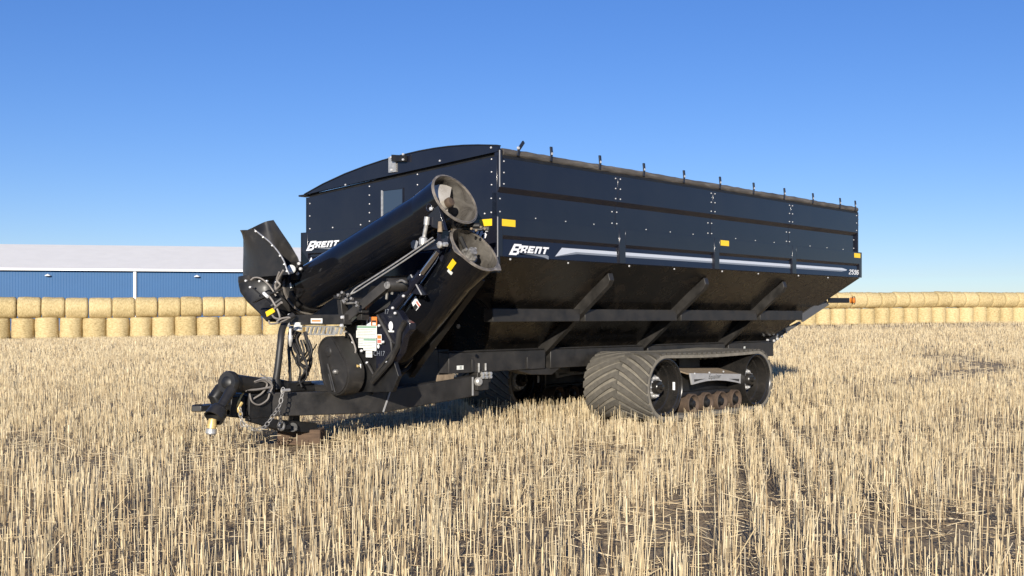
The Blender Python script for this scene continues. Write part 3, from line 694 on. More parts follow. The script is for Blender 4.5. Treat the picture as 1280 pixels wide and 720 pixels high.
# rotation motor and hoses at the elbow
m = MB(); m.tube([at_u(347,356,-1.75), at_u(350,344,-1.75)], .035, 10); m.tube([at_u(344,362,-1.75), at_u(349,350,-1.72)], .05, 12); m.box(at_u(344,370,-1.7)-Vector((.04,.06,.06)), at_u(350,362,-1.7)+Vector((.04,.06,.04))); m.build('spout_motor', M['dark'], elb); m = MB(); m.tube([at_u(339,383,-1.9), at_u(352,374,-1.8)], .03, 10); m.build('spout_cylinder', M['dark'], elb)
m = MB()
for pts, r in ([[(313.5,350),(318,347),(326,348),(335,355),(341,363),(345,370)], .010], [[(354,338),(350,345),(347,351),(344,357),(347,366)], .013], [[(330,366.5),(337,371),(343,380),(348,390),(349.5,398),(343,397),(340,392),(342,385)], .012], [[(346,402),(352,398),(362,397),(350,403),(338,405),(336,401)], .011], [[(349,340),(346,350),(350,356),(345,362)], .012], [[(352,378),(347,382),(343,386)], .016]):
    m.tube(spline([at_u(x, y, -1.93+.02*i) for i, (x, y) in enumerate(pts)], 5), r, 6)
each(m, 'hydraulic_hose', M['greyhose'], elb)
m = MB(); m.tube([at_u(329.8,366.5,-1.95), at_u(334.5,371,-1.95)], .02, 8); m.build('hose_sleeve', M['white'], elb)

# ------------------------------------------------------------------ front stand, cradle and drive
def pb(mb, plist, u, du, mi=0): mb.prism([at_u(x, y, u) for x, y in plist], (du,0,0), mi)
m = MB(); pb(m, [(361,393.5),(430,393.0),(430,405.5),(361,406.5)], -1.50, .12); o = m.build('cradle_bar', M['frame'], CART, .008)
m = MB(); p, q = at_u(388.5,404,-1.504), at_u(403,398,-1.504); m.add([(p.x,p.y,p.z),(p.x,q.y,p.z),(p.x,q.y,q.z),(p.x,p.y,q.z)], [(0,1,2,3)]); l = m.build('paper_label', M['paper'], o)
m = MB(); m.add([(p.x-.002,p.y-.02,p.z+.02),(p.x-.002,q.y+.03,p.z+.02),(p.x-.002,q.y+.03,q.z-.02),(p.x-.002,p.y-.02,q.z-.02)], [(0,1,2,3)]); m.build('label_print', M['orange'], l)
m = MB()
for px, py in ((428.5,396.7),(427.5,407),(362.5,394),(361.5,405)): m.bolt(at_u(px,py,-1.503), (-1,0,0), .025, .03)
attach(m, M['bolt'], o)
m = MB(); pb(m, [(423,394),(428,394),(425,366),(420,367)], -1.46, .10); pb(m, [(430,374),(445,377.5),(445,380),(430,380)], -1.45, .2); pb(m, [(416.5,369),(424,370),(424,374),(417,373)], -1.5, .08); pb(m, [(446,378),(452,378),(452,400),(446,400)], -1.35, .12); pb(m, [(428,388),(452,388),(452,391),(428,391)], -1.4, .1); m.build('cradle_arm', M['frame'], o, .005)
m = MB(); m.tube([at_u(428.5,375,-1.5), at_u(431.5,379,-1.5)], .02, 8); m.tube([at_u(431,379.5,-1.47), at_u(443,378.5,-1.47)], .012, 6)
for px, py in ((424.5,370),(429,366.5),(433.5,374.5),(440.5,374),(436.5,369),(447,379),(447.5,383)): m.bolt(at_u(px,py,-1.5), (-1,-.3,.3), .02, .04)
each(m, 'cradle_fitting', M['fitting'], o)
m = MB(); m.beam(at_u(434,398,-1.40), at_u(484,356,-1.25), .09, .11); m.tube([at_u(484,356.5,-1.25), at_u(508,355.5,-1.05)], .085, 14); m.build('cradle_strut', M['frame'], CART, .006)
m = MB(); m.lathe(at_u(484.3,356.5,-1.30), (-1,-.2,0), [(0,.045),(.012,.042),(.014,.002)], 14); m.tube(spline([at_u(496,353,-1.2), at_u(502,350.5,-1.2), at_u(507,353,-1.2)],4), .014, 6); m.tube(spline([at_u(487,361,-1.2), at_u(484,366,-1.2), at_u(483,374,-1.2)],4), .016, 6); m.tube([at_u(491,360,-1.2), at_u(490,368,-1.2)], .016, 6); each(m, 'cradle_fitting', M['fitting'], CART)
m = MB(); pb(m, [(512,343),(520,352),(530,369),(514,367),(505,352)], -1.0, .06); pb(m, [(519,357),(523,355),(532,368.5),(528.5,369.5)], -1.03, .02); m.build('tube_clamp', M['paint'], low, .004)
m = MB(); m.tube([at_u(513.5,343.5,-1.035), at_u(527,368.5,-1.035)], .008, 6); m.build('clamp_seam', M['silver'], low)
# rear tubes of the cradle
m = MB(); m.beam(at_u(446,378,-1.1), at_u(500,373,-.9), .08, .08); m.beam(at_u(430,402,-1.2), at_u(502,370,-.9), .10, .14); m.beam(at_u(455,392,-.9), at_u(470,360,-.7), .1, .1); pb(m, [(440,372),(475,372),(475,400),(440,400)], -.75, .1); m.build('cradle_frame', M['dark'], CART, .006)
# drive housing plate with decals
m = MB(); pb(m, [(431,402),(470,396),(474,392),(498,470),(490,490),(431,490)], -1.12, .06); hp = m.build('drive_housing', M['dark'], CART, .005)
m = MB(); pb(m, [(470,394),(488,386.5),(497,388),(504,399),(512,404),(512,412),(504,422),(500,440),(478,470),(470,470)], -1.14, .10); m.build('housing_cover', M['paint'], hp, .005)
m = MB(); m.tube([at_u(472,394,-1.2), at_u(489,426,-1.2), at_u(490.5,440,-1.2), at_u(466,471,-1.2)], .02, 6); m.tube([at_u(506,402,-1.2), at_u(499,415,-1.2), at_u(497,432,-1.2), at_u(488,452,-1.2), at_u(465,478,-1.2)], .032, 8); m.tube([at_u(487,424,-1.2), at_u(494,430,-1.2)], .016, 6); m.tube([at_u(459.5,454,-1.2), at_u(467,468,-1.2)], .018, 6); each(m, 'housing_brace', M['frame'], hp)
m = MB()
for px, py in ((491,385),(494,391.5),(504.5,370),(504.5,403),(474,407),(479,427.5),(452,438.5),(459,453.5),(441.5,442.5),(446,448),(431.5,414.5),(440,428.5),(444,448.5),(484,453)): m.bolt(at_u(px,py,-1.2), (-1,-.2,0), .019, .02)
attach(m, M['bolt'], hp)
def label(x0, y0, x1, y1, u, mt, lines=(), parent=None, name='paper_label'):
    p, q = at_u(x0, y1, u), at_u(x1, y0, u); b_ = MB(); b_.add([(u,p.y,p.z),(u,q.y,p.z),(u,q.y,q.z),(u,p.y,q.z)], [(0,1,2,3)]); l = b_.build(name, mt, parent)
    groups = {}
    for k, (fx0, fy0, fx1, fy1, mm) in enumerate(lines):
        b_ = groups.setdefault(mm, MB()); Y = lambda f: p.y+(q.y-p.y)*f; Z = lambda f: q.z+(p.z-q.z)*f
        b_.add([(u-.0025,Y(fx0),Z(fy1)),(u-.0025,Y(fx1),Z(fy1)),(u-.0025,Y(fx1),Z(fy0)),(u-.0025,Y(fx0),Z(fy0))], [(0,1,2,3)])
    for mm, b_ in groups.items(): b_.build('label_print', M[mm], l)
    return l
def rowsof(n, y0, y1, mm='print'): return [(.06, y0+(y1-y0)*k/n, .94-.12*((k*7) % 3), y0+(y1-y0)*(k+.38)/n, mm) for k in range(n)]
label(445.3,407.2,471,422, -1.162, M['paper'], [(.03,.03,.97,.2,'greenprint')]+rowsof(5,.3,.95), hp)
label(448,423,456.5,434.6, -1.161, M['paper'], rowsof(4,.15,.9), hp)
label(454.2,423,470.5,438, -1.163, M['paper'], [(.03,.03,.97,.2,'greenprint')]+rowsof(5,.3,.95), hp)
label(457.2,439,465.3,446.5, -1.162, M['paper'], rowsof(2,.3,.8), hp)
label(458.2,396,463.6,407, -1.162, M['white'], [(.3,.2,.7,.7,'blackink')], hp, 'warning_label')
label(464.4,396,471.2,407, -1.162, M['orange'], [(.1,.4,.9,.62,'blackink'),(.2,.65,.8,.95,'paper')], hp, 'warning_label')
label(471.5,418,477,430, -1.162, M['paper'], [(.1,.1,.9,.45,'orange'),(.1,.55,.9,.9,'redlab')], hp, 'warning_label')
p = at_u(488.5,407.5,-1.145); b_ = MB(); b_.add([(-1.146, p.y+.038*math.cos(t), p.z+.055*math.sin(t)) for t in np.linspace(0,2*math.pi,18,endpoint=False)], [tuple(range(18))]); b_.build('round_label', M['white'], hp)
label(485,413.2,492.5,415.2, -1.146, M['paper'], [], hp)
p = at_u(473,433,-1.162); b_ = MB(); b_.add([(-1.164, p.y+.02*math.cos(t), p.z+.025*math.sin(t)) for t in np.linspace(0,2*math.pi,14,endpoint=False)], [tuple(range(14))]); b_.build('round_label', M['white'], hp)
p = at_u(466.5,444.5,-1.164); text('CH17', .085, p, ev, ez, M['greyd'], hp, 'chalk_mark', .1)
p = at_u(480,392.5,-1.15); text('17', .085, p, ev, ez, M['greyd'], hp, 'chalk_mark', .1)
label(447.2,455,451.3,460, -1.27, M['white'], [], hp)
m = MB(); m.tube(spline([at_u(431,414,-1.25), at_u(437,418,-1.25), at_u(441,426,-1.25), at_u(444.5,437,-1.25), at_u(443,444,-1.25)],4), .010, 6); m.tube(spline([at_u(438,454,-1.27), at_u(443,458,-1.3), at_u(449,464,-1.27), at_u(440,465,-1.3)],4), .010, 6)
m.tube(spline([at_u(449,462,-1.2), at_u(452,472,-1.2), at_u(450,483,-1.2)],4), .012, 6); each(m, 'grease_line', M['greyhose'], hp)
m = MB(); 
for k in range(7): m.bolt(at_u(438+random.uniform(0,11), 457+random.uniform(0,8), -1.28), (-1,-.3,.2), .02, .05)
each(m, 'grease_fitting', M['brass'], hp)
# belt guard
def tear(u, k, c0, c1, r0, r1, n=14):
    """outline of two circles and their tangents, in the v-z plane"""
    d = (c1-c0); L_ = d.length; a0 = math.atan2(d.y, d.x); be = math.acos((r0-r1)/L_); out = []
    for t in np.linspace(a0+be, a0+2*math.pi-be, n): out.append(Vector((u, c0.x+r0*k*math.cos(t), c0.y+r0*k*math.sin(t))))
    for t in np.linspace(a0-be, a0+be, n): out.append(Vector((u, c1.x+r1*k*math.cos(t), c1.y+r1*k*math.sin(t))))
    return out
g0 = at_u(414,468,-1.52); g1 = at_u(407,442,-1.52); C0, C1 = Vector((g0.y-.0, g0.z)), Vector((g1.y+.03, g1.z+.02))
m = MB(); m.rings([tear(-1.22,1,C0,C1,.26,.19), tear(-1.44,1,C0,C1,.26,.19), tear(-1.455,.985,C0,C1,.26,.19), tear(-1.455,.93,C0,C1,.26,.19), tear(-1.475,.92,C0,C1,.26,.19), tear(-1.475,.84,C0,C1,.26,.19), tear(-1.462,.82,C0,C1,.26,.19)], cap=(True, True))
bg = m.build('belt_guard', M['rubberhood'], CART, smooth=40)
m = MB(); m.tube([Vector((-1.48,C0.x+.12,C0.y+.12)), Vector((-1.48,C0.x+.06,C0.y-.02)), Vector((-1.48,C0.x-.02,C0.y-.22))], .014, 6); m.tube([Vector((-1.48,C0.x+.10,C0.y-.0)), Vector((-1.48,C0.x+.03,C0.y-.2))], .014, 6); each(m, 'guard_rib', M['rubberhood'], bg)
m = MB(); m.lathe((-1.462,C0.x-.03,C0.y+.03), (-1,0,0), [(0,.03),(.03,.03),(.05,.015),(.05,.002)], 10, 1); m.lathe((-1.462,C1.x+.0,C1.y+.0), (-1,0,0), [(0,.07),(.015,.06),(.02,.002)], 14, 0); each(m, 'guard_boss', [M['rubberhood'], M['fitting']], bg)
# grip-strut step
m = MB(); p, q = at_u(360.5,409,-1.42), at_u(419,408,-1.42); zt = (p.z+q.z)/2
m.box((-1.44,q.y,zt-.005),(-1.25,p.y,zt+.012), 0)
nT = 9
for k in range(nT):
    y = p.y+(q.y-p.y)*(k+.6)/nT*.8 - .35; m.prism([(-1.44,y,zt-.006),(-1.44,y-.035,zt-.006),(-1.44,y+.0,zt-.085),(-1.44,y+.035,zt-.085)], (.02,0,0), 0)
m.box((-1.44,q.y,zt-.10),(-1.42,p.y-.3,zt-.085), 0); m.box((-1.44,q.y,zt-.084),(-1.42,q.y+.07,zt-.0055), 0); m.build('serrated_step', M['galv'], o, 0)
m = MB(); pp = at_u(372.5,408,-1.5); m.box(pp-Vector((.03,.05,.05)), pp+Vector((.03,.05,.05)), 0); m.lathe(at_u(364,420,-1.5),(0,0,-1),[(-.12,.03),(0,.04),(.03,.035),(.10,.02)],10,1,(True,True)); m.build('hose_coupler', [M['paper'], M['galv']], o, .005)

# ------------------------------------------------------------------ tongue
VC = WID/2
fz0, fz1 = .385, .665
def tongue_side(s):
    V = lambda v: v if s == 0 else WID-v
    p0, p1, p2 = Vector((-2.12,1.74,0)), Vector((-.78,1.27,0)), Vector((1.0,1.27,0))
    def ringat(p, z0, z1, w=.14): return [(p.x,V(p.y),z0),(p.x,V(p.y+w),z0),(p.x,V(p.y+w),z1),(p.x,V(p.y),z1)]
    m = MB(); m.rings([ringat(p0,.375,.66), ringat(p1,.36,.635), ringat(p1+Vector((.12,0,0)),.365,.642), ringat(p2,.485,.765)], cap=(True, True))
    return m.build('tongue_beam', M['frame'], CART, .01)
tb = tongue_side(0); tongue_side(1)
# weld line where the beam bends, plate seam at rear clevis
m = MB(); m.beam((-.74,1.262,.37),(-.62,1.262,.63),.02,.01,(0,1,0)); m.box((.86,1.262,.49),(.885,1.2695,.74)); each(m, 'weld_seam', M['silver'], tb)
m = MB(); m.box((.9,1.20,.56),(1.12,1.262,.70)); m.box((1.0,1.22,.66),(1.18,1.262,.82)); m.box((.95,1.25,.60),(1.12,1.42,.80)); o = m.build('tongue_clevis', M['frame'], CART, .006)
m = MB()
for px, py in ((602.5,467.5),(606.5,467),(612,467),(602.5,471.5),(607,471.5),(612,471)): m.bolt(at_v(px,py,1.2), (0,-1,.1), .028, .035)
m.lathe(at_v(598,477,1.2), (0,-1,0), [(-.02,.06),(.02,.06),(.04,.04),(.04,.002)], 14); each(m, 'clevis_bolt', M['galv'], o)
m = MB()
for px in (598.5, 607):
    a, b = at_v(px,454,1.285), at_v(px,466,1.285); m.tube([a, b], .014, 6)
each(m, 'clevis_stud', M['galv'], o)
m = MB(); m.box((-.9,1.27,.60),(-.5,WID-1.27,.66)); m.box((-1.35,1.35,.63),(-.75,WID-1.4,.72)); m.box((.46,1.51,.56),(.66,WID-1.51,1.12)); each(m, 'tongue_crossmember', M['frame'], CART, bevel=.008)
# step strip on the tongue
m = MB(); a, b = at_v(545,474,1.33), at_v(563,471,1.33)
for k in range(9): u = a.x+(b.x-a.x)*k/8; m.prism([(u,1.31,a.z-.03),(u+.035,1.31,a.z-.03),(u+.055,1.31,a.z+.055),(u+.02,1.31,a.z+.055)], (0,.02,0))
m.build('serrated_step', M['dusty'], tb)
# nose box, hitch tang
m = MB(); m.box((-2.42,1.70,.37),(-2.10,2.21,.66)); m.box((-2.62,1.76,.40),(-2.42,1.80,.64)); m.box((-2.62,2.11,.40),(-2.42,2.15,.64)); o = m.build('tongue_nose', M['dark'], CART, .01)
m = MB(); hz = .515
hx = [(-2.40,VC-.12),(-2.72,VC-.12),(-2.95,VC-.09),(-3.02,VC),(-2.95,VC+.09),(-2.72,VC+.12),(-2.40,VC+.12)]
m.prism([(u,v,hz-.035) for u,v in hx], (0,0,.07)); m.lathe((-2.93,VC,hz+.036),(0,0,1),[(0,.05),(.008,.05),(.008,.03),(.0,.028)],16); m.build('hitch_tang', M['dark'], o, .012)
m = MB(); m.tube([at_v(272,515,1.8)+Vector((0,0,.1)), at_v(268,497,1.8), at_v(276,487,1.8), at_v(283,484,1.8)], [.07,.075,.08,.07], 12); m.build('hitch_cover', M['dark'], o)
# PTO: guard can, shaft, bell and yoke
c0, c1 = at_v(287,478.5,1.62), at_v(329,482.5,1.80)
m = MB(); dd = (c1-c0).normalized(); Lc = (c1-c0).length
m.lathe(c0, dd, [(-.06,.02),(-.055,.12),(-.03,.135),(.02,.135),(.05,.115),(.12,.105),(Lc*.6,.10),(Lc,.095)], 24, 0, (False, True)); pt = m.build('shaft_guard', M['rubberhood'], CART, smooth=40)
m = MB(); m.lathe(c0-dd*.06, -dd, [(-.02,.075),(0,.07),(.015,.05),(.02,.002)], 16); m.build('guard_end', M['dark'], pt)
q0, q1, q2 = at_v(290,486,1.56), at_v(274,512,1.50), at_v(268,521,1.48)
m = MB(); m.tube([q0, q0+(q1-q0)*.5, q1], [.062,.055,.05], 16, 0); d2 = (q2-q1).normalized()
m.lathe(q1+(q2-q1)*-.4, d2, [(0,.05),(.02,.085),(.06,.105),(.17,.115),(.17,.10),(.06,.09)], 24, 0); m.build('shaft_tube', M['rubberhood'], pt, smooth=40)
e0 = at_v(266,524,1.47); e1 = at_v(264.3,536,1.46); e2 = at_v(263.6,543,1.46)
m = MB(); m.tube([e0, e0+(e1-e0)*.55, e1], [.045,.05,.048], 16, 0); m.lathe(e0+(e1-e0)*.6, (e1-e0), [(0,.05),(.0,.058),(.015,.058),(.015,.05)], 18, 0); m.build('shaft_yoke', M['brass'], pt)
m = MB(); m.lathe(e1, (e2-e1), [(-.005,.035),(0,.06),(.05,.06),(.065,.045),(.065,.02)], 18, 0, (True, True)); m.build('yoke_collar', M['galv'], pt)
m = MB(); m.tube([at_v(300,497,1.8), at_v(300,499,1.8), at_v(340,478,1.95)], .03, 8); m.box((-2.3,1.78,.66),(-2.0,2.0,.80)); m.box(at_v(327,483,1.8)-Vector((.03,.05,.09)), at_v(333,479,1.8)+Vector((.05,.05,.07)), 1); m.build('shaft_carrier', [M['dark'], M['galv']], pt, .005)
# drive shaft cover behind, along the tongue
m = MB(); m.tube([at_v(340,480,1.95), at_v(362,484,1.95), at_v(400,487,1.9)], .075, 12); m.box((-1.75,1.85,.65),(-1.4,2.05,.76)); each(m, 'shaft_cover', M['dark'], CART)
# hose mast
mp = spline([at_u(344.5,478,-1.92), at_u(347.5,458,-1.90), at_u(350.5,430,-1.86), at_u(352.5,413,-1.80), at_u(358,401,-1.70), at_u(367,394,-1.6)], 5)
m = MB(); m.tube(mp, [.045]*3+[.042]*(len(mp)-3), 12); mast = m.build('hose_mast', M['hose'], CART)
m = MB(); m.lathe(at_u(345,480,-1.92), (0,0,1), [(-.06,.07),(.0,.07),(.06,.055)], 14, 0, (True, True)); m.build('mast_base', M['dark'], mast)
m = MB()
random.seed(5)
for k in range(10):
    x = 366+k*1.1; b_ = [(x,412+k*.4),(x+random.uniform(-6,0),424),(x+random.uniform(-5,8),438),(x+random.uniform(0,12),452),(x+random.uniform(8,14),462),(372+random.uniform(0,10),474),(370+random.uniform(-4,8),484)]
    if k % 3 == 0: b_ = b_[:4]+[(x+14,440),(x+10,425)]
    m.tube(spline([at_u(px,py,-1.62+.05*(k % 4)) for px, py in b_], 5), random.choice((.012,.015,.011)), 6)
m.tube(spline([at_u(362,415,-1.6), at_u(361,435,-1.6), at_u(362,455,-1.6), at_u(363,480,-1.6)],4), .02, 7)
m.tube(spline([at_u(381,415,-1.5), at_u(387,440,-1.5), at_u(388,455,-1.5), at_u(379,474,-1.5), at_u(372,484,-1.5)],4), .024, 7)
m.tube(spline([at_u(396,430,-1.5), at_u(388,445,-1.5), at_u(385,470,-1.5)],4), .008, 6)
m.build('hose_bundle', M['hose'], mast)
m = MB(); a = at_u(363,423,-1.66); m.lathe(a, (0,0,1), [(-.1,.012),(-.07,.022),(-.02,.03),(.03,.03),(.05,.02),(.12,.02)], 10); m.build('hose_tip', M['galv'], mast)
# hoses and cable loops at the nose
m = MB()
for pts, r in ([[(307,489),(314,481),(326,476),(334,480),(328,491),(316,499)], .011], [[(318,477),(330,474),(340,482),(338,490)], .010], [[(305,487),(320,487),(338,484)], .013], [[(312,492),(315,502),(324,506),(334,500),(337,492)], .010], [[(326,468),(336,474),(341,482)], .008]):
    m.tube(spline([at_v(x,y,1.62+.01*i) for i, (x, y) in enumerate(pts)], 5), r, 6)
each(m, 'hydraulic_hose', M['greyhose'], tb)
m = MB(); m.tube(spline([at_v(305,490,1.68), at_v(300,498,1.66), at_v(297,508,1.66), at_v(298,515,1.66)],4), .012, 6); m.tube(spline([at_v(302,503,1.66), at_v(298,511,1.66), at_v(301,518,1.66)],4), .022, 7); each(m, 'brake_cable', M['brass'], tb)
# safety chain
def chain(pts, name, parent, a=.030, b=.016, r=.0055):
    pts = [Vector(p) for p in pts]; d = [0]
    for i in range(1, len(pts)): d.append(d[-1]+(pts[i]-pts[i-1]).length)
    m = MB(); s = 0; k = 0
    while s < d[-1]:
        i = max(j for j in range(len(d)) if d[j] <= s); i = min(i, len(pts)-2); t = (s-d[i])/(d[i+1]-d[i]); c = pts[i].lerp(pts[i+1], t); dr = (pts[i+1]-pts[i]).normalized()
        side = dr.cross(Vector((.55,.8,.1))).normalized(); other = dr.cross(side)
        e = side if k % 2 == 0 else (other*.8+side*.5).normalized(); rr = []
        for q in range(14):
            g = 2*math.pi*q/14; cen = c + dr*a*math.cos(g)*1.25 + e*b*1.25*math.sin(g); out = (dr*math.cos(g)/a + e*math.sin(g)/b).normalized(); nn = dr.cross(e).normalized()
            rr.append([cen + out*r*math.cos(w) + nn*r*math.sin(w) for w in np.linspace(0, 2*math.pi, 6, endpoint=False)])
        m.rings(rr, loop=True); s += a*2.05; k += 1
    return m.build(name, M['chain'], parent)
cp = spline([at_v(353.5,488,1.50), at_v(352,497,1.49), at_v(349,508,1.48), at_v(343,517,1.45), at_v(337,526,1.42), at_v(330,534,1.40), at_v(321,537,1.40), at_v(312,535,1.42), at_v(304,529,1.46)], 8)
ch = chain(cp, 'safety_chain', CART)
m = MB(); m.tube([at_v(352,488.5,1.5), at_v(362,487.5,1.5)], .02, 8); m.build('chain_anchor', M['galv'], ch)
chain(spline([at_v(303,530,1.5), at_v(301,520,1.55), at_v(300,510,1.6)], 6), 'chain_tail', ch)
# jack, folded under the tongue
m = MB(); m.beam(at_v(310,520.5,1.75), at_v(347,531.5,1.75), .09, .11); m.beam(at_v(347,531,1.78), at_v(392,535,1.85), .12, .13); m.box(at_v(344,537,1.75)-Vector((.0,.1,.0)), at_v(358,530,1.75)+Vector((0,.12,0))); jk = m.build('tongue_jack', M['dark'], CART, .008)
m = MB(); m.tube([at_v(366,534,1.72), at_v(366,534,1.90)], .055, 14); m.bolt(at_v(369.5,536.5,1.69), (0,-1,0), .016, .02, 1); m.build('jack_pivot', [M['dark'], M['fitting']], jk)
m = MB(); cc = at_v(351.5,532.5,1.64); m.tube([cc+Vector((.036*math.cos(t),0,.042*math.sin(t))) for t in np.linspace(2.0,7.6,18)], .02, 8); m.tube([cc+Vector((-.02,0,.05)), at_v(351,519,1.60), at_v(350,514,1.58)], .014, 6); m.build('clevis_hook', M['fitting'], jk)
m = MB(); m.box((-1.58-.17,VC-.12-.06,.155),(-1.58+.17,VC+.14,.18)); m.box((-1.58-.05,VC-.05,.17),(-1.58+.05,VC+.05,.42)); m.build('jack_foot', M['dark'], jk, .005)
# ------------------------------------------------------------------ ground
ROW0, ROWD = np.array([-27.8, 80.0]), np.array([.946, .325])        # line of bales
def gz(x, y):
    """gentle rise of the field towards the far right"""
    r = np.clip((x+30)/62., 0, 1.12); f = np.clip((y-26)/70., 0, 1.0); f = f*f*(3-2*f)
    return .86*r*f - .03*f
def vnoise(x, y, s, seed=0):
    """cheap smooth 2D noise in 0..1"""
    g = np.random.default_rng(seed).random((256,256)); X, Y = x/s, y/s; i, j = np.floor(X).astype(int), np.floor(Y).astype(int); fx, fy = X-i, Y-j
    fx, fy = fx*fx*(3-2*fx), fy*fy*(3-2*fy); G = lambda a, b: g[a % 256, b % 256]
    return (G(i,j)*(1-fx)+G(i+1,j)*fx)*(1-fy) + (G(i,j+1)*(1-fx)+G(i+1,j+1)*fx)*fy
def soil_h(x, y):
    return .030*(vnoise(x,y,.35,1)-.5)+.022*(vnoise(x,y,.11,2)-.5)+.05*(vnoise(x,y,2.1,3)-.5)
xs = np.concatenate([-np.geomspace(2500,26,26), np.linspace(-24,-8,60), np.arange(-7.8,7.81,.075), np.linspace(8,24,60), np.geomspace(26,2500,26)])
ys = np.concatenate([[-400,-100,-20,0,3], np.arange(4.8,16,.075), np.linspace(16.2,30,70), np.linspace(31,110,60), np.geomspace(116,4000,22)])
gx, gy = np.meshgrid(xs, ys); near = np.clip((32-np.hypot(gx,gy))/10, 0, 1)
gzv = gz(gx, gy) + soil_h(gx, gy)*near - .02
nx, ny = len(xs), len(ys); me = bpy.data.meshes.new('field'); V = np.stack([gx.ravel(), gy.ravel(), gzv.ravel()], 1)
idx = np.arange(nx*ny).reshape(ny, nx); Q = np.stack([idx[:-1,:-1].ravel(), idx[:-1,1:].ravel(), idx[1:,1:].ravel(), idx[1:,:-1].ravel()], 1)
def np_mesh(me, V, Q, smooth=True):
    k = Q.shape[1]; me.vertices.add(len(V)); me.vertices.foreach_set('co', V.astype(np.float32).ravel())
    me.loops.add(Q.size); me.loops.foreach_set('vertex_index', Q.astype(np.int32).ravel())
    me.polygons.add(len(Q)); me.polygons.foreach_set('loop_start', (np.arange(len(Q))*k).astype(np.int32))
    me.update(calc_edges=True)
    if smooth: me.polygons.foreach_set('use_smooth', np.ones(len(Q), bool))
np_mesh(me, V, Q)
def mat_field():
    m = mat('stubble_soil', rough=.95, spec=.2); b = bsdf(m); v = coords(m)
    n1 = N(m, 'ShaderNodeTexNoise', Scale=9., Detail=8., Roughness=.7); LK(m, v, n1.inputs['Vector'])
    soil = ramp(m, n1.outputs['Fac'], [(.3,(.085,.057,.034)),(.55,(.185,.130,.080)),(.8,(.30,.22,.135))])
    n2 = N(m, 'ShaderNodeTexNoise', Scale=38., Detail=5., Roughness=.75); v2 = coords(m, (1,.45,1), (0,0,.5)); LK(m, v2, n2.inputs['Vector'])
    n3 = N(m, 'ShaderNodeTexNoise', Scale=.55, Detail=4.); LK(m, v, n3.inputs['Vector'])
    add = N(m, 'ShaderNodeMath', operation='MULTIPLY_ADD'); LK(m, n3.outputs['Fac'], add.inputs[0]); add.inputs[1].default_value = .35; LK(m, n2.outputs['Fac'], add.inputs[2])
    # chaff cover: straw litter gets denser with distance from the trampled strip near the road
    sep = N(m, 'ShaderNodeSeparateXYZ'); LK(m, v, sep.inputs[0]); far = N(m, 'ShaderNodeMapRange'); far.inputs[1].default_value = 14; far.inputs[2].default_value = 40; far.inputs[3].default_value = 0; far.inputs[4].default_value = .06
    LK(m, sep.outputs['Y'], far.inputs[0]); a2 = N(m, 'ShaderNodeMath', operation='ADD'); LK(m, add.outputs[0], a2.inputs[0]); LK(m, far.outputs[0], a2.inputs[1])
    sb = N(m, 'ShaderNodeVectorMath', operation='DOT_PRODUCT'); LK(m, v, sb.inputs[0]); sb.inputs[1].default_value = (-.325, .946, 0)
    bs = N(m, 'ShaderNodeMapRange'); bs.inputs[1].default_value = 84.7-7.5; bs.inputs[2].default_value = 84.7-4.0; bs.inputs[3].default_value = 0; bs.inputs[4].default_value = -.16; LK(m, sb.outputs['Value'], bs.inputs[0])
    bk = N(m, 'ShaderNodeMapRange'); bk.inputs[1].default_value = 88; bk.inputs[2].default_value = 100; bk.inputs[3].default_value = 0; bk.inputs[4].default_value = .4; LK(m, sb.outputs['Value'], bk.inputs[0]); a4 = N(m, 'ShaderNodeMath', operation='ADD'); LK(m, a2.outputs[0], a4.inputs[0]); LK(m, bk.outputs[0], a4.inputs[1]); a2 = a4
    a3 = N(m, 'ShaderNodeMath', operation='ADD'); LK(m, a2.outputs[0], a3.inputs[0]); LK(m, bs.outputs[0], a3.inputs[1]); a2 = a3
    cov = ramp(m, a2.outputs[0], [(.52,(0,0,0)),(.74,(.75,.75,.75)),(.92,(1,1,1))])
    n4 = N(m, 'ShaderNodeTexNoise', Scale=2.2, Detail=6.); LK(m, v, n4.inputs['Vector'])
    straw = ramp(m, n4.outputs['Fac'], [(.3,(.31,.23,.13)),(.7,(.48,.37,.22))])
    mx = N(m, 'ShaderNodeMix', data_type='RGBA'); LK(m, cov.outputs['Color'], mx.inputs['Factor']); LK(m, soil.outputs['Color'], mx.inputs[6]); LK(m, straw.outputs['Color'], mx.inputs[7])
    LK(m, mx.outputs[2], b.inputs['Base Color'])
    bp = N(m, 'ShaderNodeBump', Strength=.7, Distance=.03); LK(m, n1.outputs['Fac'], bp.inputs['Height']); LK(m, bp.outputs['Normal'], b.inputs['Normal'])
    return m
me.materials.append(mat_field()); fo = bpy.data.objects.new('field', me); COL.objects.link(fo); tag(fo, 'bare brown soil and chaff of the harvested field', None, None, 'structure')

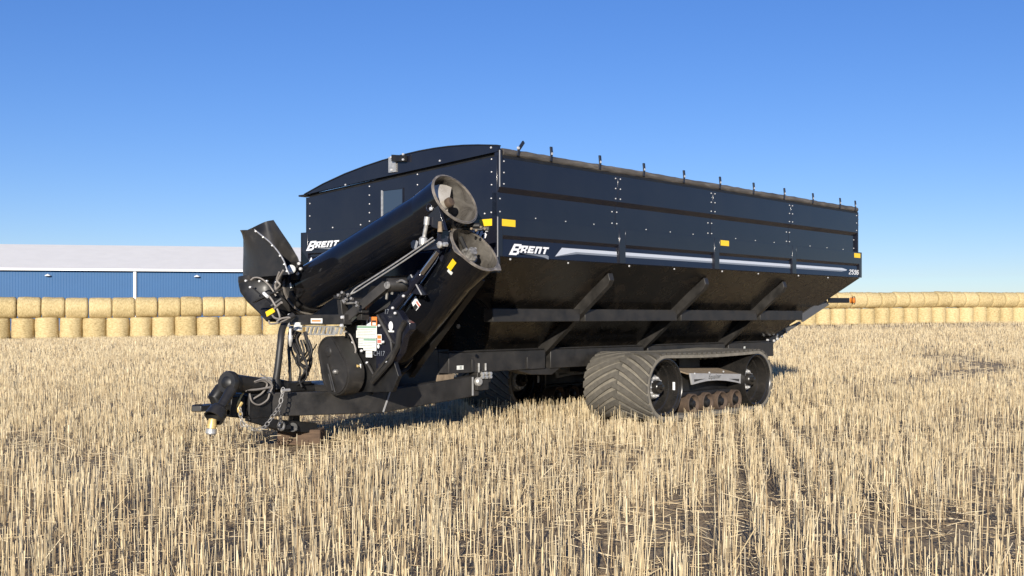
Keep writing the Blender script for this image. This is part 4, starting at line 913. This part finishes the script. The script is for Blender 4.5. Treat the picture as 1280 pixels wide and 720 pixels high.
# ------------------------------------------------------------------ stubble
def to_cart(x, y): return (x-X0)*BX+(y-Y0)*BY, (x-X0)*AX+(y-Y0)*AY
ROWA = R(11)                                                  # drill rows run away from the viewer, slightly to the right
def scatter(y0, y1, dens, wid, hmean, jit, side=3.5, spacing=.26, clump=1):
    area_w = .53*y1*2+side*2; n = int(dens*(y1-y0)*area_w)
    x = rng.uniform(-area_w/2, area_w/2, n); y = rng.uniform(y0, y1, n)
    keep = np.abs(x) < .53*y+side; x, y = x[keep], y[keep]
    c, s = math.cos(ROWA), math.sin(ROWA); a = x*c - y*s; b = x*s + y*c       # a across the rows
    k = np.round(a/spacing); a = k*spacing + rng.normal(0, jit, len(a)) + .05*(vnoise(b, k*3.7, 1.6, 9)-.5)
    x, y = a*c + b*s, -a*s + b*c
    # thin and bare patches
    d = vnoise(x, y, 1.1, 21)*.55 + vnoise(x, y, .38, 22)*.45
    p = np.clip((d-.27)/.24, .08, 1.0)
    for px, py, rx, ry, kk in ((2.35,8.25,.95,.32,.93),(1.05,7.55,.42,.55,.85),(.35,7.6,.28,.4,.8),(-2.9,9.8,.5,.9,.6),(-2.2,11.9,1.0,.8,.75),(1.7,9.3,.5,.35,.55),(-1.0,7.2,.35,.3,.7),(3.6,7.4,.5,.3,.8),(-4.2,8.4,.5,.35,.8)):
        e = ((x-px)/(rx*1.25))**2+((y-py)/(ry*1.3))**2; p *= 1-kk*np.exp(-e*1.1)
    # flattened wheel marks swinging out behind the cart
    for off in (0., 2.4):
        tx = 7.6+off*.3 + (y-24)*.95-.030*(y-24)**2; near_ = (np.abs(x-tx) < .75+.02*y*.5) & (y > 23+off*2) & (y < 42); p = np.where(near_ & (vnoise(x,y,1.3,44) > .28), p*.2, p)
    u, v = to_cart(x, y)
    in_tr = (u > 3.2) & (u < 6.9) & (((v > -.03) & (v < 1.13)) | ((v > WID-1.15) & (v < WID+.05)))
    blk = (np.abs(x+2.65) < .34) & (np.abs(y-13.72) < .30); blk2 = (np.abs(x+2.55) < .50) & (y > 11.6) & (y < 13.7); trod = (u > 6.9) & (u < 40) & (np.abs(v-.55) < .5)
    p = np.where(in_tr | blk, 0, p); p = np.where(blk2, p*.16, p)
    rowd = (x-ROW0[0])*(-ROWD[1])+(y-ROW0[1])*ROWD[0]; p = np.where(rowd > -6.5+2.5*vnoise(x,y,4,5), p*.03, p)
    keep = rng.random(len(x)) < p; x, y = x[keep], y[keep]; n = len(x)
    h = hmean*rng.normal(1, .17, n).clip(.35, 1.35)*(.82+.36*vnoise(x, y, 1.7, 31)); h *= 1+.30*np.clip((12.5-y)/5, 0, 1); u, v = to_cart(x, y); h *= np.where((u > -3.3) & (u < 1.3) & (v > .35) & (v < 3.5), .62, 1.); h *= np.where((u > 2.2) & (u < 7.4) & (v > -1.3) & (v < .2), .74, 1.); short = rng.random(n) < .12; h[short] *= rng.uniform(.25,.7,short.sum())
    w = wid*rng.uniform(.65, 1.3, n)
    return x, y, h, w
def stalks(parts):
    X, Y, H, W = [np.concatenate([p[i] for p in parts]) for i in range(4)]; n = len(X); Z = gz(X, Y) - .035
    la = rng.uniform(0, 2*math.pi, n); lm = np.abs(rng.normal(0, .075, n)); bent = rng.random(n) < .07; lm[bent] = rng.uniform(.3, 1.1, bent.sum())
    dx, dy = np.cos(la)*lm*H, np.sin(la)*lm*H; dz = H*np.sqrt(np.clip(1-(lm*.8)**2, .2, 1))
    ph = rng.uniform(0, 2*math.pi, n); V = np.zeros((n,6,3), np.float32)
    for k in range(3):
        a = ph+k*2*math.pi/3; cx, cy = np.cos(a)*W*.5, np.sin(a)*W*.5
        V[:,k] = np.stack([X+cx, Y+cy, Z], 1); V[:,3+k] = np.stack([X+dx+cx*.85, Y+dy+cy*.85, Z+.03+dz+.25*W*np.cos(a*1.7)], 1)
    base = (np.arange(n)*6)[:,None]; Q = np.concatenate([base+np.array([[0,1,4,3]]), base+np.array([[1,2,5,4]]), base+np.array([[2,0,3,5]])], 1).reshape(-1,4)
    tone = np.repeat(rng.random(n).astype(np.float32), 3)
    return V.reshape(-1,3), Q, tone
def litter(n, y0, y1, ln, wd, seed, zoff=.012):
    r = np.random.default_rng(seed); y = r.uniform(y0, y1, n); x = r.uniform(-1,1,n)*(.47*y+2.5)
    u, v = to_cart(x, y); ok = ~((u > 3.2)&(u < 6.9)&(v > -.05)&(v < WID)); ok &= ((x-ROW0[0])*(-ROWD[1])+(y-ROW0[1])*ROWD[0] < -6) | (r.random(n) < .15); ok &= ~((np.abs(x+2.65) < .3)&(np.abs(y-13.75) < .28)); x, y = x[ok], y[ok]; n = len(x)
    a = r.uniform(0, math.pi, n); L_ = ln*r.uniform(.25, 1.25, n); t = r.normal(0, .12, n); lift = np.abs(r.normal(0, .035, n)); hang = r.random(n) < .12; lift[hang] += r.uniform(.05,.2,hang.sum())
    dx, dy, dz = np.cos(a)*L_/2, np.sin(a)*L_/2, np.sin(t)*L_/2; Z = gz(x, y)+soil_h(x, y)-.02+zoff+lift+np.abs(dz)
    px, py = -np.sin(a)*wd/2, np.cos(a)*wd/2; V = np.zeros((n,6,3), np.float32)
    for e, sg in ((0,-1),(3,1)):
        c = np.stack([x+sg*dx, y+sg*dy, Z+sg*dz], 1)
        V[:,e] = c+np.stack([px, py, np.zeros(n)], 1); V[:,e+1] = c-np.stack([px, py, np.zeros(n)], 1); V[:,e+2] = c+np.stack([np.zeros(n), np.zeros(n), np.full(n, wd*.8)], 1)
    base = (np.arange(n)*6)[:,None]; Q = np.concatenate([base+np.array([[0,1,4,3]]), base+np.array([[1,2,5,4]]), base+np.array([[2,0,3,5]])], 1).reshape(-1,4)
    return V.reshape(-1,3), Q, np.repeat(r.random(n).astype(np.float32), 3)
def mat_straw(name, stops):
    m = mat(name, rough=.6, spec=.35); at = N(m, 'ShaderNodeAttribute'); at.attribute_name = 'tone'
    r = ramp(m, at.outputs['Fac'], stops); LK(m, r.outputs['Color'], bsdf(m).inputs['Base Color']); return m
def straw_object(name, sets, mt, label):
    V, Q, T, o = [], [], [], 0
    for v, q, t in sets: V.append(v); Q.append(q+o); T.append(t); o += len(v)
    me = bpy.data.meshes.new(name); np_mesh(me, np.concatenate(V), np.concatenate(Q), False)
    a = me.attributes.new('tone', 'FLOAT', 'FACE'); a.data.foreach_set('value', np.concatenate(T)); me.materials.append(mt)
    ob = bpy.data.objects.new(name, me); COL.objects.link(ob); tag(ob, label, None, None, 'stuff'); return ob
st = [scatter(4.8, 11, 165, .0064, .225, .050), scatter(11, 24, 175, .0068, .205, .055), scatter(24, 44, 100, .0105, .19, .07, spacing=.30), scatter(44, 78, 40, .016, .18, .12, spacing=.40), scatter(78, 112, 8, .02, .2, .2)]
straw_object('stubble', [stalks(st)], mat_straw('standing_straw', [(.0,(.34,.24,.13)),(.25,(.58,.455,.27)),(.6,(.70,.57,.345)),(.9,(.79,.68,.46)),(1.,(.45,.38,.27))]), 'dry pale cut stubble standing in rows over the field')
straw_object('straw_litter', [litter(6500, 5, 14, .17, .0042, 3), litter(1500, 5, 13, .30, .0055, 8, .03), litter(7000, 12, 30, .20, .006, 4), litter(12000, 28, 78, .26, .010, 5)], mat_straw('loose_straw', [(.0,(.28,.20,.11)),(.5,(.55,.43,.25)),(1.,(.75,.63,.41))]), 'loose broken straw lying between the stubble')

# ------------------------------------------------------------------ timber under the jack
c = Vector((-2.62, 13.72, 0)); tb_ = MB(); tb_.box((-.27,-.13,-.02),(.27,.13,.172)); tbo = tb_.build('timber_block', M['timber'], None, .012)
bmx = bmesh.new(); bmx.from_mesh(tbo.data); bmesh.ops.subdivide_edges(bmx, edges=bmx.edges, cuts=5, use_grid_fill=True)
for v in bmx.verts: v.co += Vector((random.uniform(-1,1), random.uniform(-1,1), random.uniform(-1,1)))*.005
bmx.to_mesh(tbo.data); bmx.free(); tbo.location = c; tbo.rotation_euler = (0,0,R(-4)); tag(tbo, 'weathered brown timber block under the cart jack', 'timber block')

# ------------------------------------------------------------------ bales
def mat_bale(name, axis_stretch):
    m = mat(name, rough=.8, spec=.25); b = bsdf(m); v = coords(m, axis_stretch)
    n1 = N(m, 'ShaderNodeTexNoise', Scale=5., Detail=8., Roughness=.72); LK(m, v, n1.inputs['Vector'])
    oi = N(m, 'ShaderNodeObjectInfo'); sh = N(m, 'ShaderNodeMapRange'); sh.inputs[3].default_value = -.05; sh.inputs[4].default_value = .05; LK(m, oi.outputs['Random'], sh.inputs[0])
    ad = N(m, 'ShaderNodeMath', operation='ADD'); LK(m, n1.outputs['Fac'], ad.inputs[0]); LK(m, sh.outputs[0], ad.inputs[1])
    r = ramp(m, ad.outputs[0], [(.26,(.22,.155,.07)),(.44,(.44,.34,.165)),(.62,(.60,.48,.26)),(.82,(.73,.62,.38))]); LK(m, r.outputs['Color'], b.inputs['Base Color'])
    n2 = N(m, 'ShaderNodeTexNoise', Scale=22., Detail=6., Roughness=.7); LK(m, v, n2.inputs['Vector'])
    bp = N(m, 'ShaderNodeBump', Strength=.6, Distance=.06); LK(m, n2.outputs['Fac'], bp.inputs['Height']); LK(m, bp.outputs['Normal'], b.inputs['Normal'])
    return m
mb_ = mat_bale('bale_straw', (1.2,1.2,3.2))
def bale_mesh(rad, ln, seed):
    r = np.random.default_rng(seed); prof = [(0,.0),(0,rad*.5),(.015,rad*.86),(.06,rad*.965)] + [(ln*t, rad*(1+.012*math.sin(t*9+seed))) for t in np.linspace(.12,.88,9)] + [(ln-.06,rad*.965),(ln-.015,rad*.86),(ln,rad*.5),(ln,0)]
    m = MB(); m.lathe((0,0,0),(0,0,1),[(a, max(b,.002)) for a, b in prof],44); k = len(m.v); arr = np.array(m.v); ang = np.arctan2(arr[:,1],arr[:,0])
    f = 1+.010*np.sin(3*ang+seed)+.012*np.sin(5*ang+arr[:,2]*2+seed*2)+r.normal(0,.006,k); arr[:,0] *= f; arr[:,1] *= f; arr[:,2] += r.normal(0,.006,k)
    m.v = [tuple(p) for p in arr]; return m
protos = [[bale_mesh(.792,1.5,s) for s in (1,2,3)], [bale_mesh(.745,1.55,s) for s in (4,5,6)]]
pd = [[None]*3, [None]*3]
ORD = 'first second third fourth fifth sixth seventh eighth ninth tenth eleventh twelfth thirteenth fourteenth fifteenth sixteenth seventeenth eighteenth nineteenth twentieth twenty-first twenty-second twenty-third twenty-fourth twenty-fifth twenty-sixth twenty-seventh twenty-eighth twenty-ninth thirtieth'.split()
def put_bale(row, s, label, group):
    k = random.randrange(3); x, y = ROW0+ROWD*s
    if pd[row][k] is None:
        o = protos[row][k].build('straw_bale', mb_, None, smooth=60); pd[row][k] = o
    else: o = pd[row][k].copy(); COL.objects.link(o)
    g = float(gz(np.array([x]), np.array([y]))[0]) - .03
    if row == 0: o.location = (x, y, g-.01+random.uniform(-.02,.02)); o.rotation_euler = (random.uniform(-.02,.02), random.uniform(-.02,.02), random.uniform(0,6.28))
    else:
        a = math.atan2(ROWD[1], ROWD[0]); rot = Matrix.Rotation(a+random.uniform(-.02,.02), 4, 'Z') @ Matrix.Rotation(math.pi/2, 4, 'Y') @ Matrix.Rotation(random.uniform(0,6.28), 4, 'Z')
        o.matrix_world = Matrix.Translation((x-ROWD[0]*.775, y-ROWD[1]*.775, g+1.47+.735+random.uniform(-.03,.03))) @ rot
    o.scale = (random.uniform(.965,1.03),)*2+(random.uniform(.975,1.02),)
    tag(o, label, 'straw bale', group)
def s_of(px):                       # position along the bale row of a sight line
    t = (px-HX)/F; return (t*ROW0[1]-ROW0[0])/(ROWD[0]-t*ROWD[1])
PITCH = (1.575, 1.565)
for row, word, grp in ((0, 'upright straw bale in the bottom row', 'upright bales of the bottom row'), (1, 'lying straw bale in the top row', 'lying bales of the top row')):
    first_px = (314.5, 293.5)[row]; s0 = s_of(first_px); n = 0
    put_bale(row, s0+PITCH[row], word+', partly hidden by the black discharge hood', grp)
    for k, where in enumerate(('just right of the black hood', 'behind the hose mast', 'behind the hanging hoses', 'behind the serrated step', 'behind the belt guard', 'behind the drive housing')):
        put_bale(row, s0+(2+k)*PITCH[row], word+', '+where, grp)
    while s0-n*PITCH[row] > s_of(-170):
        put_bale(row, s0-n*PITCH[row], f'{word}, {ORD[n]} clear one leftward from the black hood', grp); n += 1
    s1 = s_of((1046, 1052)[row]); n = 0
    while s1+n*PITCH[row] < s_of(1430):
        put_bale(row, s1+n*PITCH[row], f"{word}, {ORD[n]} rightward from the cart's amber lamp", grp); n += 1
    for k in (1, 2, 3, 4): put_bale(row, s1-k*PITCH[row], f"{word}, {ORD[k-1]} leftward behind the cart's rear slope", grp)

# ------------------------------------------------------------------ blue shed
def mat_ribbed(name, col, scale, axis='X', rough=.45):
    m = mat(name, col, rough, spec=.4); b = bsdf(m); tc = N(m, 'ShaderNodeTexCoord'); n = N(m, 'ShaderNodeTexNoise', Scale=.6, Detail=3.); LK(m, tc.outputs['Object'], n.inputs['Vector'])
    c2 = tuple(v*.96 for v in col); r = ramp(m, n.outputs['Fac'], [(.35,c2),(.65,col)]); LK(m, r.outputs['Color'], b.inputs['Base Color']); return m
SH = thing('farm_shed', 'long blue ribbed metal shed with white roof behind the bales', 'shed', (-66.2, 121.7, -.2), R(11))
LS, DS, HE, HR = 92., 28., 7.05, 10.45
m = MB(); poly = [(0,0)]; x = 0.
pts = []
while x < LS:
    for dx, dy in ((0,0),(.20,0),(.22,-.014),(.25,-.014),(.27,0)): pts.append((x+dx, dy))
    x += .3
vs = []; fs = []
for i, (a, b) in enumerate(pts): vs += [(a,b,0),(a,b,HE)]
fs = [(2*i,2*i+2,2*i+3,2*i+1) for i in range(len(pts)-1)]; m.add(vs, fs)
m.add([(0,0,0),(0,DS,0),(0,DS,HE),(0,DS/2,HR),(0,0,HE)], [(0,1,2,3,4)]); m.add([(LS,0,0),(LS,DS,0),(LS,DS,HE),(LS,DS/2,HR),(LS,0,HE)], [(0,1,2,3,4)]); m.add([(0,DS,0),(LS,DS,0),(LS,DS,HE),(0,DS,HE)], [(0,1,2,3)])
m.build('wall', mat_ribbed('blue_cladding', (.012,.082,.215), 1, rough=.6), SH, smooth=0)
m = MB(); m.prism([(-.5,-.5,HE-.1),(-.5,DS/2,HR+.05),(-.5,DS+.5,HE-.1),(-.5,DS+.5,HE+.05),(-.5,DS/2,HR+.22),(-.5,-.5,HE+.05)], (LS+1,0,0)); m.build('roof', mat_ribbed('white_roof', (.82,.79,.72), 1, rough=.45), SH, smooth=0)
m = MB(); m.box((-.5,-.62,HE-.16),(LS+.5,-.503,HE+.07)); m.build('gutter', M['white'], SH)
for k, xx in enumerate((6.,23.4,51.,80.)):
    m = MB(); m.box((xx,-.30,.2),(xx+.30,-.06,HE-.17)); m.build('downpipe', M['white'], SH)
for xx in (14.2,30.4,44.,):
    m = MB(); m.lathe((xx,-.28,HE-.75),(0,0,1),[(-.02,.32),(.06,.30),(.16,.10),(.2,.02)],16); m.box((xx-.05,-.3,HE-.62),(xx+.05,-.05,HE-.55)); m.build('wall_lamp', M['white'], SH)

# ------------------------------------------------------------------ camera, sun, sky
cam = bpy.data.cameras.new('camera'); co = bpy.data.objects.new('camera', cam); COL.objects.link(co); SC.camera = co
co.location = (0,0,EYE); co.rotation_euler = (R(90),0,0); cam.sensor_width = 36; cam.lens = F/1280*36; cam.shift_y = (HY-360)/1280; cam.clip_end = 8000; cam.clip_start = .1
sun = bpy.data.lights.new('sun', 'SUN'); so = bpy.data.objects.new('sun', sun); COL.objects.link(so)
d = Vector((math.sin(R(SUN_AZ))*math.cos(R(SUN_EL)), math.cos(R(SUN_AZ))*math.cos(R(SUN_EL)), -math.sin(R(SUN_EL))))
so.rotation_euler = d.to_track_quat('-Z', 'Y').to_euler(); so.location = (-4,-10,12)
sun.energy = 5.0; sun.angle = R(.53); sun.color = (1.,.92,.80)
w = bpy.data.worlds.new('World'); SC.world = w; w.use_nodes = True; nt = w.node_tree
sky = nt.nodes.new('ShaderNodeTexSky'); sky.sky_type = 'NISHITA'; sky.sun_disc = False; sky.sun_elevation = R(SUN_EL); sky.sun_rotation = R(180+SUN_AZ); sky.altitude = 600; sky.air_density = 1.0; sky.dust_density = 0.0; sky.ozone_density = 5.0
hs = nt.nodes.new('ShaderNodeHueSaturation'); hs.inputs['Hue'].default_value = .514; hs.inputs['Saturation'].default_value = 1.14; gm = nt.nodes.new('ShaderNodeGamma'); gm.inputs[1].default_value = .85; hs.inputs['Value'].default_value = 1.0
nt.links.new(sky.outputs[0], hs.inputs['Color']); nt.links.new(hs.outputs[0], gm.inputs[0]); tn = nt.nodes.new('ShaderNodeMix'); tn.data_type = 'RGBA'; tn.blend_type = 'MULTIPLY'; tn.inputs['Factor'].default_value = 1; tn.inputs[7].default_value = (1.0,.955,1.05,1); nt.links.new(gm.outputs[0], tn.inputs[6]); nt.links.new(tn.outputs[2], nt.nodes['Background'].inputs[0]); nt.nodes['Background'].inputs[1].default_value = .113
vs_ = SC.view_settings; vs_.view_transform = 'Standard'; vs_.look = 'None'; vs_.exposure = 0.55; vs_.gamma = 1
SC.cycles.max_bounces = 6
